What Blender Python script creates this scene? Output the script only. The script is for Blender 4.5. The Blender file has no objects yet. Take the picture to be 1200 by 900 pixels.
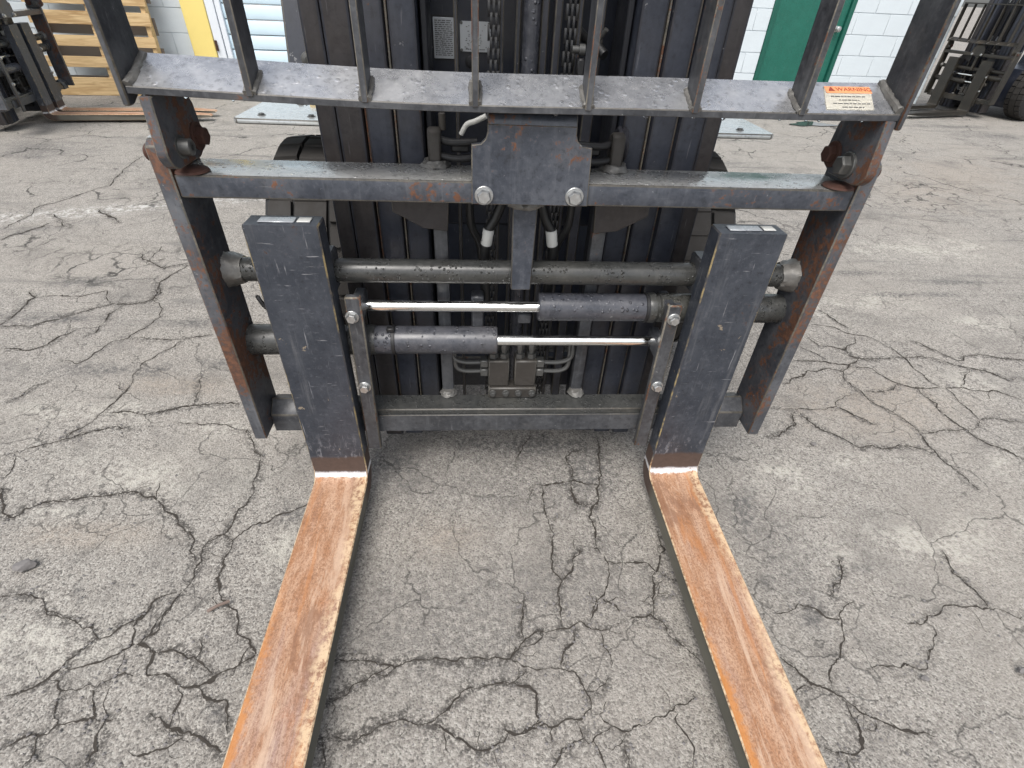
import bpy, bmesh, math, random
import numpy as np
from mathutils import Vector, Matrix
random.seed(7); rng = np.random.default_rng(11)
R = math.radians
scene = bpy.context.scene
col = scene.collection

# ------------------------------------------------------------------ camera
cam_data = bpy.data.cameras.new('camera'); cam = bpy.data.objects.new('camera', cam_data); col.objects.link(cam)
cam_data.sensor_width = 36.0; cam_data.lens = 596.09/1200*36
cam_data.clip_start = 0.02; cam_data.clip_end = 2000
right = Vector((0.9978168, -0.0532918, 0.0390080)); up = Vector((0.0024735, 0.6203907, 0.7842890)); fwd = Vector((0.0659964, 0.7824803, -0.6191681))
mw = Matrix((right, up, -fwd)).transposed().to_4x4(); mw.translation = (-0.0838, -0.8454, 1.029)
cam.matrix_world = mw
scene.camera = cam

# ------------------------------------------------------------------ sky, sun, exposure
SUN_EL, SUN_ROT = 58, 205
w = bpy.data.worlds.new('World'); scene.world = w; w.use_nodes = True
wt = w.node_tree; wt.nodes.clear()
sky = wt.nodes.new('ShaderNodeTexSky'); sky.sky_type = 'NISHITA'; sky.sun_disc = False
sky.sun_elevation = R(SUN_EL); sky.sun_rotation = R(SUN_ROT); sky.air_density = 1.0; sky.dust_density = 3.0; sky.ozone_density = 1.0
hs = wt.nodes.new('ShaderNodeHueSaturation'); hs.inputs['Saturation'].default_value = 0.38
bgn = wt.nodes.new('ShaderNodeBackground'); bgn.inputs['Strength'].default_value = 0.15
wo = wt.nodes.new('ShaderNodeOutputWorld')
wt.links.new(sky.outputs[0], hs.inputs['Color']); wt.links.new(hs.outputs[0], bgn.inputs['Color']); wt.links.new(bgn.outputs[0], wo.inputs['Surface'])
sun_d = bpy.data.lights.new('sun', 'SUN'); sun_d.energy = 1.5; sun_d.angle = R(35); sun_d.color = (1.0, 0.965, 0.92)
sun = bpy.data.objects.new('sun', sun_d); col.objects.link(sun)
sv = Vector((math.cos(R(SUN_EL))*math.sin(R(SUN_ROT)), math.cos(R(SUN_EL))*math.cos(R(SUN_ROT)), math.sin(R(SUN_EL))))
sun.rotation_euler = sv.to_track_quat('Z', 'Y').to_euler()
vs = scene.view_settings
vs.view_transform = 'Standard'; vs.look = 'None'; vs.gamma = 1.0; vs.use_curve_mapping = False; vs.exposure = 0.74

# ------------------------------------------------------------------ material helpers
def new_mat(name):
    m = bpy.data.materials.new(name); m.use_nodes = True
    nt = m.node_tree; b = nt.nodes['Principled BSDF']
    return m, nt, b
def nd(nt, t, **kw):
    n = nt.nodes.new(t)
    for k, v in kw.items():
        if hasattr(n, k): setattr(n, k, v)
        else: n.inputs[k].default_value = v
    return n
def coords(nt, scale=(1, 1, 1), gen='Object'):
    t = nd(nt, 'ShaderNodeTexCoord'); mp = nd(nt, 'ShaderNodeMapping'); mp.inputs['Scale'].default_value = scale
    nt.links.new(t.outputs[gen], mp.inputs[0]); return mp.outputs[0]
def noise(nt, vec, scale, detail=6, rough=.6, dist=0):
    n = nd(nt, 'ShaderNodeTexNoise'); n.inputs['Scale'].default_value = scale; n.inputs['Detail'].default_value = detail
    n.inputs['Roughness'].default_value = rough; n.inputs['Distortion'].default_value = dist
    nt.links.new(vec, n.inputs['Vector']); return n.outputs['Fac']
def ramp(nt, fac, a, b, va=0.0, vb=1.0):
    n = nd(nt, 'ShaderNodeMapRange'); n.interpolation_type = 'SMOOTHSTEP'
    for i, v in zip(('From Min', 'From Max', 'To Min', 'To Max'), (a, b, va, vb)): n.inputs[i].default_value = v
    nt.links.new(fac, n.inputs['Value']); return n.outputs[0]
def mix(nt, fac, a, b):
    n = nd(nt, 'ShaderNodeMix', data_type='RGBA')
    for s, v in ((0, fac), (6, a), (7, b)):
        if hasattr(v, 'is_linked') or hasattr(v, 'links'): nt.links.new(v, n.inputs[s])
        elif s == 0: n.inputs[0].default_value = v
        else: n.inputs[s].default_value = (*v, 1)
    return n.outputs[2]
def fl(nt, op, a, b=None):
    n = nd(nt, 'ShaderNodeMath', operation=op)
    for i, v in ((0, a), (1, b)):
        if v is None: continue
        if hasattr(v, 'links'): nt.links.new(v, n.inputs[i])
        else: n.inputs[i].default_value = v
    return n.outputs[0]
def bump(nt, b, h, strength, dist=.002, prev=None):
    n = nd(nt, 'ShaderNodeBump'); n.inputs['Strength'].default_value = strength; n.inputs['Distance'].default_value = dist
    nt.links.new(h, n.inputs['Height'])
    if prev: nt.links.new(prev, n.inputs['Normal'])
    nt.links.new(n.outputs[0], b.inputs['Normal']); return n.outputs[0]
def sepz(nt, vec):
    s = nd(nt, 'ShaderNodeSeparateXYZ'); nt.links.new(vec, s.inputs[0]); return s.outputs
def put(nt, b, sock, v):
    if hasattr(v, 'links'): nt.links.new(v, b.inputs[sock])
    elif isinstance(v, tuple): b.inputs[sock].default_value = (*v, 1)
    else: b.inputs[sock].default_value = v

RUST = (0.125, 0.054, 0.028); RUST_D = (0.048, 0.024, 0.016)
def steel_paint(name, base, light=None, rust=.5, rough=.42, dirt=(0.10, 0.09, 0.075), dirt_amt=.35, drops=0, seed=0, scale=1.0, bare=.5, metal=0):
    """worn machine paint: mottled base, fine scratches, rust breaking through, dust"""
    m, nt, b = new_mat(name)
    v = coords(nt, (1, 1, 1)); mp = v.node; mp.inputs['Location'].default_value = (seed*3.1, seed*1.7, seed*2.3)
    light = light or tuple(min(1, c*2.2+.03) for c in base)
    n1 = noise(nt, v, 14*scale, 8, .65); n2 = noise(nt, v, 90*scale, 5, .7); n3 = noise(nt, v, 5.5*scale, 6, .6, .6)
    c = mix(nt, ramp(nt, n1, .35, .75, 0, .5), base, light)
    c = mix(nt, ramp(nt, n2, .50, .70, 0, .45), c, light)
    c = mix(nt, ramp(nt, n2, .48, .32, 0, .55), c, tuple(q*.4 for q in base))
    run = noise(nt, coords(nt, (42, 42, 3.2)), 1.5, 5, .65)
    c = mix(nt, ramp(nt, run, .52, .74, 0, .5), c, light)
    sv_ = coords(nt, (60, 60, 4)); s1 = noise(nt, sv_, 3.0, 4, .6); sv2 = coords(nt, (7, 50, 90)); s2 = noise(nt, sv2, 2.2, 4, .6)
    scr = fl(nt, 'MAXIMUM', ramp(nt, s1, .66, .76), ramp(nt, s2, .68, .78))
    c = mix(nt, fl(nt, 'MULTIPLY', scr, .35), c, (0.24, 0.24, 0.25))
    c = mix(nt, ramp(nt, n3, .45, .85, 0, dirt_amt), c, dirt)
    rm = fl(nt, 'ADD', fl(nt, 'MULTIPLY', n3, .6), fl(nt, 'MULTIPLY', n2, .4))
    lo = .70 - .20*rust
    rmask = ramp(nt, rm, lo, lo+.05)
    c = mix(nt, rmask, c, mix(nt, ramp(nt, n2, .35, .65), RUST_D, RUST))
    bm_ = ramp(nt, noise(nt, v, 38*scale, 5, .7), .70-.05*bare, .74-.05*bare)
    c = mix(nt, fl(nt, 'MULTIPLY', bm_, .55), c, (0.30, 0.30, 0.30))
    put(nt, b, 'Base Color', c)
    put(nt, b, 'Roughness', fl(nt, 'ADD', ramp(nt, n1, .3, .8, rough-.08, rough+.18), fl(nt, 'MULTIPLY', rmask, .3)))
    put(nt, b, 'Metallic', fl(nt, 'MULTIPLY', fl(nt, 'SUBTRACT', 1.0, rmask), metal)); b.inputs['Specular IOR Level'].default_value = .5
    h = fl(nt, 'ADD', fl(nt, 'MULTIPLY', n2, .5), fl(nt, 'MULTIPLY', rmask, .5))
    p = bump(nt, b, h, .25, .0015)
    if drops:
        vo = nd(nt, 'ShaderNodeTexVoronoi'); vo.inputs['Scale'].default_value = drops; nt.links.new(v, vo.inputs['Vector'])
        dm = fl(nt, 'MULTIPLY', ramp(nt, vo.outputs['Distance'], .12, .36, 1, 0), ramp(nt, noise(nt, v, 22, 3), .47, .55))
        bump(nt, b, dm, .9 if drops > 80 else .5, .0025 if drops > 80 else .0012, p)
    return m
def plain(name, color, rough=.6, metal=0, var=.25, scale=30, bstr=.15, spec=.5):
    m, nt, b = new_mat(name); v = coords(nt)
    n = noise(nt, v, scale, 6, .65); n2 = noise(nt, v, scale*.15, 4)
    d = tuple(c*(1-var) for c in color); l = tuple(min(1, c*(1+var)) for c in color)
    put(nt, b, 'Base Color', mix(nt, fl(nt, 'MULTIPLY', fl(nt, 'ADD', n, n2), .5), d, l))
    b.inputs['Metallic'].default_value = metal; b.inputs['Specular IOR Level'].default_value = spec
    put(nt, b, 'Roughness', ramp(nt, n, .3, .7, max(.05, rough-.1), min(1, rough+.12)))
    bump(nt, b, n, bstr, .001); return m

M = {}
M['paint'] = steel_paint('frame_paint', (0.031, 0.033, 0.038), light=(.105,.108,.114), rust=.55, seed=0)
M['paint_front'] = steel_paint('crossbar_paint', (0.036, 0.042, 0.055), light=(.105,.112,.128), rust=.82, seed=1, rough=.36)
M['paint_rusty'] = steel_paint('side_plate_paint', (0.044, 0.047, 0.055), light=(.13,.135,.145), rust=.92, seed=2, dirt=(0.10, 0.06, 0.035), dirt_amt=.55)
M['mast'] = steel_paint('mast_paint', (0.017, 0.019, 0.026), light=(0.040, 0.042, 0.054), rust=.22, seed=3, rough=.38, dirt=(0.045, 0.036, 0.03), dirt_amt=.5)
M['mast_blue'] = steel_paint('mast_channel_paint', (0.024, 0.028, 0.040), light=(0.048, 0.054, 0.070), rust=.25, seed=15, rough=.4, dirt=(0.05, 0.045, 0.042), dirt_amt=.5)
M['mast_brown'] = steel_paint('mast_greasy_paint', (0.026, 0.023, 0.024), light=(0.050, 0.045, 0.045), rust=.3, seed=16, rough=.45, dirt=(0.055, 0.042, 0.032), dirt_amt=.7)
M['mast_dark'] = plain('mast_inner_dark', (0.008, 0.009, 0.013), .55)
M['wet'] = steel_paint('wet_bar_paint', (0.44, 0.45, 0.47), light=(0.70, 0.70, 0.70), rust=.30, seed=4, rough=.27, dirt=(0.62, 0.60, 0.57), dirt_amt=.5, drops=75, bare=1.0, metal=.75)
M['wet_top'] = steel_paint('crossbar_top_paint', (0.38, 0.38, 0.37), light=(0.52, 0.515, 0.49), rust=.12, seed=5, rough=.25, dirt=(0.44, 0.43, 0.39), dirt_amt=.7, drops=90, metal=.55)
M['edge'] = steel_paint('worn_edge', (0.075, 0.070, 0.060), light=(0.25, 0.215, 0.16), rust=.9, seed=6, rough=.5, scale=2)
M['edge_dark'] = steel_paint('worn_edge_dark', (0.055, 0.052, 0.047), light=(0.14, 0.125, 0.10), rust=.5, seed=8, rough=.45, scale=2)
M['shaft'] = steel_paint('greasy_shaft_steel', (0.036, 0.037, 0.036), light=(0.075, 0.075, 0.07), rust=.2, seed=7, rough=.3, drops=140, dirt=(0.07, 0.065, 0.05))
M['cylinder'] = steel_paint('cylinder_paint', (0.042, 0.045, 0.055), light=(0.10, 0.10, 0.11), rust=.4, seed=9, rough=.3, drops=100)
M['chrome'] = plain('chrome_rod', (0.86, 0.87, 0.86), .12, 1.0, .05, 120, .04)
M['bolt'] = plain('zinc_bolt', (0.46, 0.465, 0.46), .38, .9, .35, 200, .3)
M['dark_bolt'] = plain('dark_bolt', (0.13, 0.13, 0.125), .45, .7, .35, 200, .3)
M['rust_bolt'] = plain('rusty_bolt', (0.055, 0.022, 0.014), .8, 0, .5, 150, .6)
M['rubber'] = plain('tyre_rubber', (0.012, 0.012, 0.012), .7, 0, .5, 25, .3)
M['rubber_dusty'] = plain('dusty_tyre_rubber', (0.026, 0.0235, 0.021), .85, 0, .8, 22, .5)
M['hose'] = plain('hose_rubber', (0.012, 0.012, 0.012), .45, 0, .3, 60, .2)
M['black'] = plain('black_iron', (0.012, 0.012, 0.013), .5, 0, .5, 50, .3)
M['white'] = plain('white_ferrule', (0.60, 0.60, 0.57), .5, 0, .12, 80, .1)
M['cast'] = plain('valve_casting', (0.045, 0.040, 0.035), .55, .2, .5, 140, .6)
M['grey_tube'] = plain('grey_tube', (0.075, 0.075, 0.072), .4, .3, .3, 80, .2)
M['body'] = steel_paint('body_paint', (0.010, 0.013, 0.022), light=(.018,.022,.034), rust=.1, seed=10, rough=.4)
M['step'] = steel_paint('wet_step_plate', (0.40, 0.42, 0.42), light=(0.52, 0.53, 0.52), rust=.05, seed=11, rough=.12, dirt=(0.36, 0.35, 0.31), dirt_amt=.5, metal=.4)
M['yellow_edge'] = plain('yellow_edge', (0.65, 0.42, 0.05), .5, 0, .3)
M['plate'] = plain('data_plate', (0.44, 0.46, 0.48), .35, .4, .12, 60, .1)
M['print'] = plain('print_ink', (0.10, 0.10, 0.10), .6)
M['label_white'] = plain('label_paper', (0.80, 0.77, 0.68), .45, 0, .1, 40, .1)
M['label_orange'] = plain('label_orange', (0.74, 0.30, 0.13), .45, 0, .12, 40, .1)
M['label_red'] = plain('label_red_ink', (0.28, 0.05, 0.02), .5)
M['green_tag'] = plain('green_tag', (0.03, 0.35, 0.15), .4)
M['rim'] = steel_paint('rim_paint', (0.03, 0.032, 0.036), rust=.3, seed=12)
M['seat'] = plain('seat_vinyl', (0.015, 0.015, 0.016), .5)
M['weld'] = plain('weld_bead', (0.14, 0.135, 0.125), .45, .3, .6, 90, 1.0)
M['dirty'] = steel_paint('dusty_worn_paint', (0.014, 0.0125, 0.010), light=(0.034, 0.029, 0.021), rust=.35, seed=13, rough=.5, dirt=(0.07, 0.055, 0.036), dirt_amt=.55)

def fork_material():
    m, nt, b = new_mat('fork_steel'); v = coords(nt); s = sepz(nt, v)
    oi = nd(nt, 'ShaderNodeObjectInfo'); cb = nd(nt, 'ShaderNodeCombineXYZ')
    for i, k in enumerate((31.0, 17.0, 23.0)): nt.links.new(fl(nt, 'MULTIPLY', oi.outputs['Random'], k), cb.inputs[i])
    def oc(scale=(1, 1, 1)):
        a = nd(nt, 'ShaderNodeVectorMath', operation='ADD'); nt.links.new(coords(nt, scale), a.inputs[0]); nt.links.new(cb.outputs[0], a.inputs[1]); return a.outputs[0]
    v = oc()
    n1 = noise(nt, v, 12, 8, .65); n2 = noise(nt, v, 85, 6, .75); n3 = noise(nt, v, 4.5, 5, .6, .5)
    base = mix(nt, ramp(nt, n1, .35, .75, 0, .5), (0.026, 0.031, 0.041), (0.070, 0.077, 0.092))
    base = mix(nt, ramp(nt, n3, .50, .74, 0, .35), base, (0.080, 0.084, 0.095))
    base = mix(nt, ramp(nt, n2, .52, .70, 0, .5), base, (0.095, 0.098, 0.112)); base = mix(nt, ramp(nt, n2, .46, .32, 0, .6), base, (0.012, 0.013, 0.018))
    hv = oc((10, 60, 110)); s1 = noise(nt, hv, 2.0, 4, .6); vv = oc((80, 60, 5)); s2 = noise(nt, vv, 2.0, 4, .6)
    scr = fl(nt, 'MAXIMUM', ramp(nt, s1, .64, .72), ramp(nt, s2, .65, .74))
    base = mix(nt, fl(nt, 'MULTIPLY', scr, .7), base, (0.26, 0.26, 0.27))
    wr = noise(nt, oc((30, 30, 2.2)), 1.4, 6, .7); base = mix(nt, ramp(nt, wr, .54, .72, 0, .55), base, (0.115, 0.118, 0.125))
    # scuffs densest just above the heel
    low = ramp(nt, s[2], .115, .24, 1, 0)
    scuff = fl(nt, 'MULTIPLY', ramp(nt, noise(nt, oc((1, 1, .35)), 95, 4, .7), .53, .60), low)
    base = mix(nt, fl(nt, 'MULTIPLY', scuff, .6), base, (0.26, 0.26, 0.28))
    chip = ramp(nt, noise(nt, v, 30, 6, .65), .675, .69)
    base = mix(nt, chip, base, mix(nt, n2, (0.10, 0.07, 0.045), (0.30, 0.26, 0.2)))
    rr = ramp(nt, fl(nt, 'ADD', fl(nt, 'MULTIPLY', n3, .5), fl(nt, 'MULTIPLY', n2, .5)), .58, .63)
    base = mix(nt, rr, base, RUST_D)
    # brown zone above the heel
    zj = fl(nt, 'ADD', s[2], fl(nt, 'MULTIPLY', fl(nt, 'SUBTRACT', fl(nt, 'ADD', fl(nt, 'MULTIPLY', n1, .6), fl(nt, 'MULTIPLY', n2, .4)), .5), .030))
    brown = ramp(nt, zj, .138, .148, 1, 0)
    c = mix(nt, brown, base, mix(nt, n2, (0.035, 0.022, 0.018), (0.10, 0.065, 0.05)))
    # rusty blade
    st = noise(nt, oc((26, 7, 26)), 1.6, 7, .72); st2 = noise(nt, oc((9, 1.3, 9)), 1.8, 4, .6)
    g = noise(nt, oc((1.25, .8, 1)), 230, 5, .8)
    st3 = noise(nt, oc((16, 1.6, 16)), 1.5, 7, .7, .6); st4 = noise(nt, oc((7, 3, 7)), 1.7, 6, .68, .4)
    rust = mix(nt, ramp(nt, st, .32, .68), (0.29, 0.135, 0.062), (0.45, 0.285, 0.185))
    rust = mix(nt, ramp(nt, st2, .50, .70, 0, .8), rust, (0.30, 0.205, 0.175))
    rust = mix(nt, ramp(nt, n1, .55, .75, 0, .5), rust, (0.33, 0.115, 0.035))
    rust = mix(nt, ramp(nt, g, .40, .52, .6, 0), rust, (0.15, 0.068, 0.036))
    rust = mix(nt, ramp(nt, g, .56, .70, 0, .55), rust, (0.60, 0.46, 0.34))
    rust = mix(nt, ramp(nt, st3, .53, .63, 0, .65), rust, (0.52, 0.375, 0.27))
    rust = mix(nt, ramp(nt, st4, .55, .63, 0, .7), rust, (0.20, 0.098, 0.055))
    rust = mix(nt, ramp(nt, st3, .44, .36, 0, .55), rust, (0.40, 0.16, 0.05))
    drag = noise(nt, oc((110, 1.1, 60)), 1.3, 5, .7); drag2 = noise(nt, oc((60, .7, 60)), 1.1, 4, .65)
    rust = mix(nt, ramp(nt, drag, .60, .72, 0, .35), rust, (0.58, 0.43, 0.32))
    rust = mix(nt, ramp(nt, drag2, .58, .72, 0, .4), rust, (0.22, 0.115, 0.075))
    # orange bloom along one edge, pale rub along the other
    xj = fl(nt, 'ADD', s[0], fl(nt, 'MULTIPLY', fl(nt, 'SUBTRACT', fl(nt, 'ADD', fl(nt, 'MULTIPLY', st4, .6), fl(nt, 'MULTIPLY', n2, .4)), .5), .10))
    rust = mix(nt, fl(nt, 'MULTIPLY', ramp(nt, xj, -.060, -.044, .7, 0), ramp(nt, s[1], -.15, -.5)), rust, (0.47, 0.18, 0.035))
    rust = mix(nt, fl(nt, 'MULTIPLY', ramp(nt, xj, .036, .060, 0, .75), ramp(nt, n2, .4, .55)), rust, (0.62, 0.47, 0.30))
    bl = ramp(nt, zj, .098, .106, 1, 0)
    # underside and flanks of the blade are olive-dark, unlike the rusty top
    geo = nd(nt, 'ShaderNodeNewGeometry'); gn = sepz(nt, geo.outputs['Normal'])
    topm = ramp(nt, gn[2], .25, .5)
    c = mix(nt, fl(nt, 'MULTIPLY', bl, topm), c, rust)
    flank = fl(nt, 'MULTIPLY', ramp(nt, s[1], -.02, -.06), fl(nt, 'SUBTRACT', 1.0, topm))
    c = mix(nt, flank, c, mix(nt, n1, (0.075, 0.072, 0.058), (0.16, 0.15, 0.12)))
    # heel fillet rubbed bright
    hy = ramp(nt, s[1], -.046, -.036); hz = ramp(nt, zj, .081, .085); hz2 = ramp(nt, zj, .089, .098, 1, 0)
    heel = fl(nt, 'MULTIPLY', fl(nt, 'MULTIPLY', hz, hz2), ramp(nt, fl(nt, 'ADD', fl(nt, 'MULTIPLY', n2, .5), fl(nt, 'MULTIPLY', n1, .5)), .38, .50))
    c = mix(nt, heel, c, (0.80, 0.80, 0.82))
    put(nt, b, 'Base Color', c)
    put(nt, b, 'Metallic', fl(nt, 'MULTIPLY', heel, .75))
    put(nt, b, 'Roughness', fl(nt, 'ADD', fl(nt, 'MULTIPLY', fl(nt, 'MAXIMUM', bl, brown), .3), ramp(nt, n1, .3, .8, .34, .55)))
    bump(nt, b, fl(nt, 'ADD', fl(nt, 'MULTIPLY', g, bl), fl(nt, 'MULTIPLY', n2, .35)), .4, .0015)
    return m
M['fork'] = fork_material()
def rub_edge():
    m, nt, b = new_mat('fork_rubbed_edge'); v = coords(nt); s = sepz(nt, v); n2 = noise(nt, v, 110, 5, .7); n1 = noise(nt, v, 20, 5, .6)
    up_ = mix(nt, ramp(nt, n1, .45, .65), (0.05, 0.05, 0.055), (0.30, 0.23, 0.11))
    lo_ = mix(nt, ramp(nt, n2, .35, .6), (0.20, 0.095, 0.045), (0.56, 0.43, 0.28))
    put(nt, b, 'Base Color', mix(nt, ramp(nt, s[2], .10, .14), lo_, up_)); b.inputs['Roughness'].default_value = .5
    bump(nt, b, n2, .5, .001); return m
M['fork_edge'] = rub_edge()

def asphalt():
    m, nt, b = new_mat('cracked_asphalt'); v = coords(nt)
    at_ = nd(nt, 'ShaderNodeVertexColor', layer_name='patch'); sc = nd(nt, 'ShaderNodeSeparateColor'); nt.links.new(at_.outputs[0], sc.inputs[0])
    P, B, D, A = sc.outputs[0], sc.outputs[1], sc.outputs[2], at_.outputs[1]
    ck = nd(nt, 'ShaderNodeVertexColor', layer_name='crack'); cs = nd(nt, 'ShaderNodeSeparateColor'); nt.links.new(ck.outputs[0], cs.inputs[0])
    SD, W, H = cs.outputs[0], cs.outputs[1], cs.outputs[2]
    g1 = noise(nt, v, 210, 4, .75); g2 = noise(nt, v, 75, 5, .7); g3 = noise(nt, v, 9, 6, .6); g4 = noise(nt, v, 1.3, 5, .55)
    vo = nd(nt, 'ShaderNodeTexVoronoi'); vo.inputs['Scale'].default_value = 270; nt.links.new(v, vo.inputs['Vector'])
    K = ramp(nt, fl(nt, 'ADD', SD, fl(nt, 'MULTIPLY', fl(nt, 'SUBTRACT', g1, .5), .10)), .455, .535)
    stone = sepz(nt, vo.outputs['Color'])[0]
    c = mix(nt, ramp(nt, g2, .3, .7), (0.228, 0.209, 0.186), (0.325, 0.303, 0.272))
    c = mix(nt, ramp(nt, stone, .55, 1.0, 0, .7), c, (0.43, 0.41, 0.37))
    c = mix(nt, ramp(nt, stone, .33, 0, 0, .75), c, (0.085, 0.079, 0.073))
    c = mix(nt, ramp(nt, g1, .55, .67, 0, .7), c, (0.53, 0.50, 0.45))
    c = mix(nt, ramp(nt, g1, .45, .33, 0, .75), c, (0.055, 0.05, 0.046))
    c = mix(nt, ramp(nt, g3, .50, .75, 0, .45), c, (0.125, 0.117, 0.108))
    c = mix(nt, ramp(nt, noise(nt, v, 3.1, 6, .6, .4), .52, .70, 0, .45), c, (0.13, 0.122, 0.113))
    spot = fl(nt, 'MULTIPLY', ramp(nt, noise(nt, v, 17, 4, .6), .66, .70), ramp(nt, noise(nt, v, 2.3, 3), .48, .6))
    c = mix(nt, fl(nt, 'MULTIPLY', spot, .75), c, (0.055, 0.052, 0.05))
    # coarse directional streaks of tyre rubber
    sv_ = coords(nt, (1.2, 9, 1)); stv = noise(nt, sv_, 1.1, 6, .65, .4)
    far = nd(nt, 'ShaderNodeTexCoord'); fy = sepz(nt, far.outputs['Object'])[1]
    c = mix(nt, fl(nt, 'MULTIPLY', ramp(nt, stv, .52, .72), ramp(nt, fy, .2, 1.2, 0, .6)), c, (0.115, 0.112, 0.108))
    c = mix(nt, fl(nt, 'MULTIPLY', ramp(nt, g4, .42, .7), .35), c, (0.32, 0.292, 0.255))
    pn = fl(nt, 'MULTIPLY', P, ramp(nt, fl(nt, 'ADD', fl(nt, 'MULTIPLY', g2, .55), fl(nt, 'MULTIPLY', g3, .45)), .45, .58))
    c = mix(nt, fl(nt, 'MULTIPLY', pn, .62), c, (0.52, 0.495, 0.435))
    c = mix(nt, fl(nt, 'MULTIPLY', B, ramp(nt, g2, .3, .7, .1, .45)), c, (0.32, 0.265, 0.21))
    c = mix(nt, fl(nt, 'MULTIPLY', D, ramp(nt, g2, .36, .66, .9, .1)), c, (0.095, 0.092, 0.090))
    wl = fl(nt, 'MULTIPLY', W, ramp(nt, noise(nt, coords(nt, (1, 1, 1)), 24, 6, .8), .47, .60))
    c = mix(nt, fl(nt, 'MULTIPLY', wl, .7), c, (0.62, 0.61, 0.58))
    # far alligator cracking
    wv = nd(nt, 'ShaderNodeVectorMath', operation='ADD'); nz = nd(nt, 'ShaderNodeTexNoise'); nz.inputs['Scale'].default_value = 5; nz.inputs['Detail'].default_value = 6
    nt.links.new(v, nz.inputs['Vector'])
    sc3 = nd(nt, 'ShaderNodeVectorMath', operation='SCALE'); sc3.inputs['Scale'].default_value = .25
    nt.links.new(nz.outputs['Color'], sc3.inputs[0]); nt.links.new(v, wv.inputs[0]); nt.links.new(sc3.outputs[0], wv.inputs[1])
    ve = nd(nt, 'ShaderNodeTexVoronoi', feature='DISTANCE_TO_EDGE'); ve.inputs['Scale'].default_value = 7.5; nt.links.new(wv.outputs[0], ve.inputs['Vector'])
    ve2 = nd(nt, 'ShaderNodeTexVoronoi', feature='DISTANCE_TO_EDGE'); ve2.inputs['Scale'].default_value = 1.6; nt.links.new(wv.outputs[0], ve2.inputs['Vector'])
    al = fl(nt, 'MULTIPLY', ramp(nt, ve.outputs['Distance'], .018, .06, 1, 0), fl(nt, 'MULTIPLY', A, ramp(nt, g3, .38, .55)))
    bigc = fl(nt, 'MULTIPLY', ramp(nt, ve2.outputs['Distance'], .003, .011, 1, 0), fl(nt, 'MULTIPLY', ramp(nt, fy, 1.3, 2.4), ramp(nt, noise(nt, v, 2.2, 4), .45, .56)))
    wv2 = nd(nt, 'ShaderNodeVectorMath', operation='ADD'); sc4 = nd(nt, 'ShaderNodeVectorMath', operation='SCALE'); sc4.inputs['Scale'].default_value = .28; nt.links.new(nz.outputs['Color'], sc4.inputs[0]); nt.links.new(v, wv2.inputs[0]); nt.links.new(sc4.outputs[0], wv2.inputs[1])
    ve3 = nd(nt, 'ShaderNodeTexVoronoi', feature='DISTANCE_TO_EDGE'); ve3.inputs['Scale'].default_value = 4.2; nt.links.new(wv2.outputs[0], ve3.inputs['Vector'])
    hair = fl(nt, 'MULTIPLY', ramp(nt, ve3.outputs['Distance'], .003, .012, 1, 0), ramp(nt, noise(nt, v, 2.7, 5, .6), .45, .53))
    bigc = fl(nt, 'MAXIMUM', bigc, fl(nt, 'MULTIPLY', hair, .6))
    allc = fl(nt, 'MAXIMUM', fl(nt, 'MULTIPLY', al, .9), fl(nt, 'MULTIPLY', bigc, .85))
    c = mix(nt, allc, c, (0.035, 0.033, 0.031))
    c = mix(nt, fl(nt, 'MULTIPLY', ramp(nt, H, .05, .75), ramp(nt, fl(nt, 'ADD', fl(nt, 'MULTIPLY', g2, .5), fl(nt, 'MULTIPLY', g1, .5)), .44, .56, .95, 0)), c, (0.075, 0.069, 0.062))
    put(nt, b, 'Base Color', c)
    wetm = fl(nt, 'MULTIPLY', cs.outputs[2], 0.0)
    put(nt, b, 'Roughness', ramp(nt, g2, .3, .7, .78, .95)); b.inputs['Specular IOR Level'].default_value = .25
    h = fl(nt, 'ADD', fl(nt, 'ADD', fl(nt, 'MULTIPLY', vo.outputs['Distance'], -.5), fl(nt, 'MULTIPLY', g1, 1.0)), fl(nt, 'MULTIPLY', g2, .35))
    h = fl(nt, 'SUBTRACT', h, allc)
    bump(nt, b, h, .75, .004)
    return m
M['asphalt'] = asphalt()
M['crack'] = plain('crack_dirt', (0.050, 0.044, 0.038), .95, 0, .75, 160, 1.0, .1)
def wall_paint(name, base, var=.10, bstr=.5):
    m, nt, b = new_mat(name); v = coords(nt); g = noise(nt, v, 60, 6, .75); l = noise(nt, v, 1.7, 5, .6); f = noise(nt, v, 14, 5, .6)
    oi = nd(nt, 'ShaderNodeObjectInfo')
    c = mix(nt, ramp(nt, l, .35, .7), tuple(x*(1-var) for x in base), base)
    c = mix(nt, fl(nt, 'MULTIPLY', oi.outputs['Random'], .18), c, tuple(x*.86 for x in base))
    c = mix(nt, ramp(nt, f, .62, .75, 0, .35), c, tuple(x*.75 for x in base))
    put(nt, b, 'Base Color', c); b.inputs['Roughness'].default_value = .6
    bump(nt, b, fl(nt, 'ADD', g, f), bstr, .003); return m
M['block'] = wall_paint('painted_block', (0.63, 0.69, 0.72))
M['mortar'] = wall_paint('painted_mortar', (0.52, 0.58, 0.61))
M['upper'] = wall_paint('painted_upper_wall', (0.60, 0.69, 0.74))
M['yellow'] = plain('yellow_jamb_paint', (0.82, 0.66, 0.22), .5, 0, .1, 9, .2)
M['whitetrim'] = plain('white_trim', (0.72, 0.76, 0.80), .5, 0, .06, 12, .1)
M['shutter'] = plain('shutter_slat', (0.56, 0.70, 0.78), .45, 0, .06, 12, .1)
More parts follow.
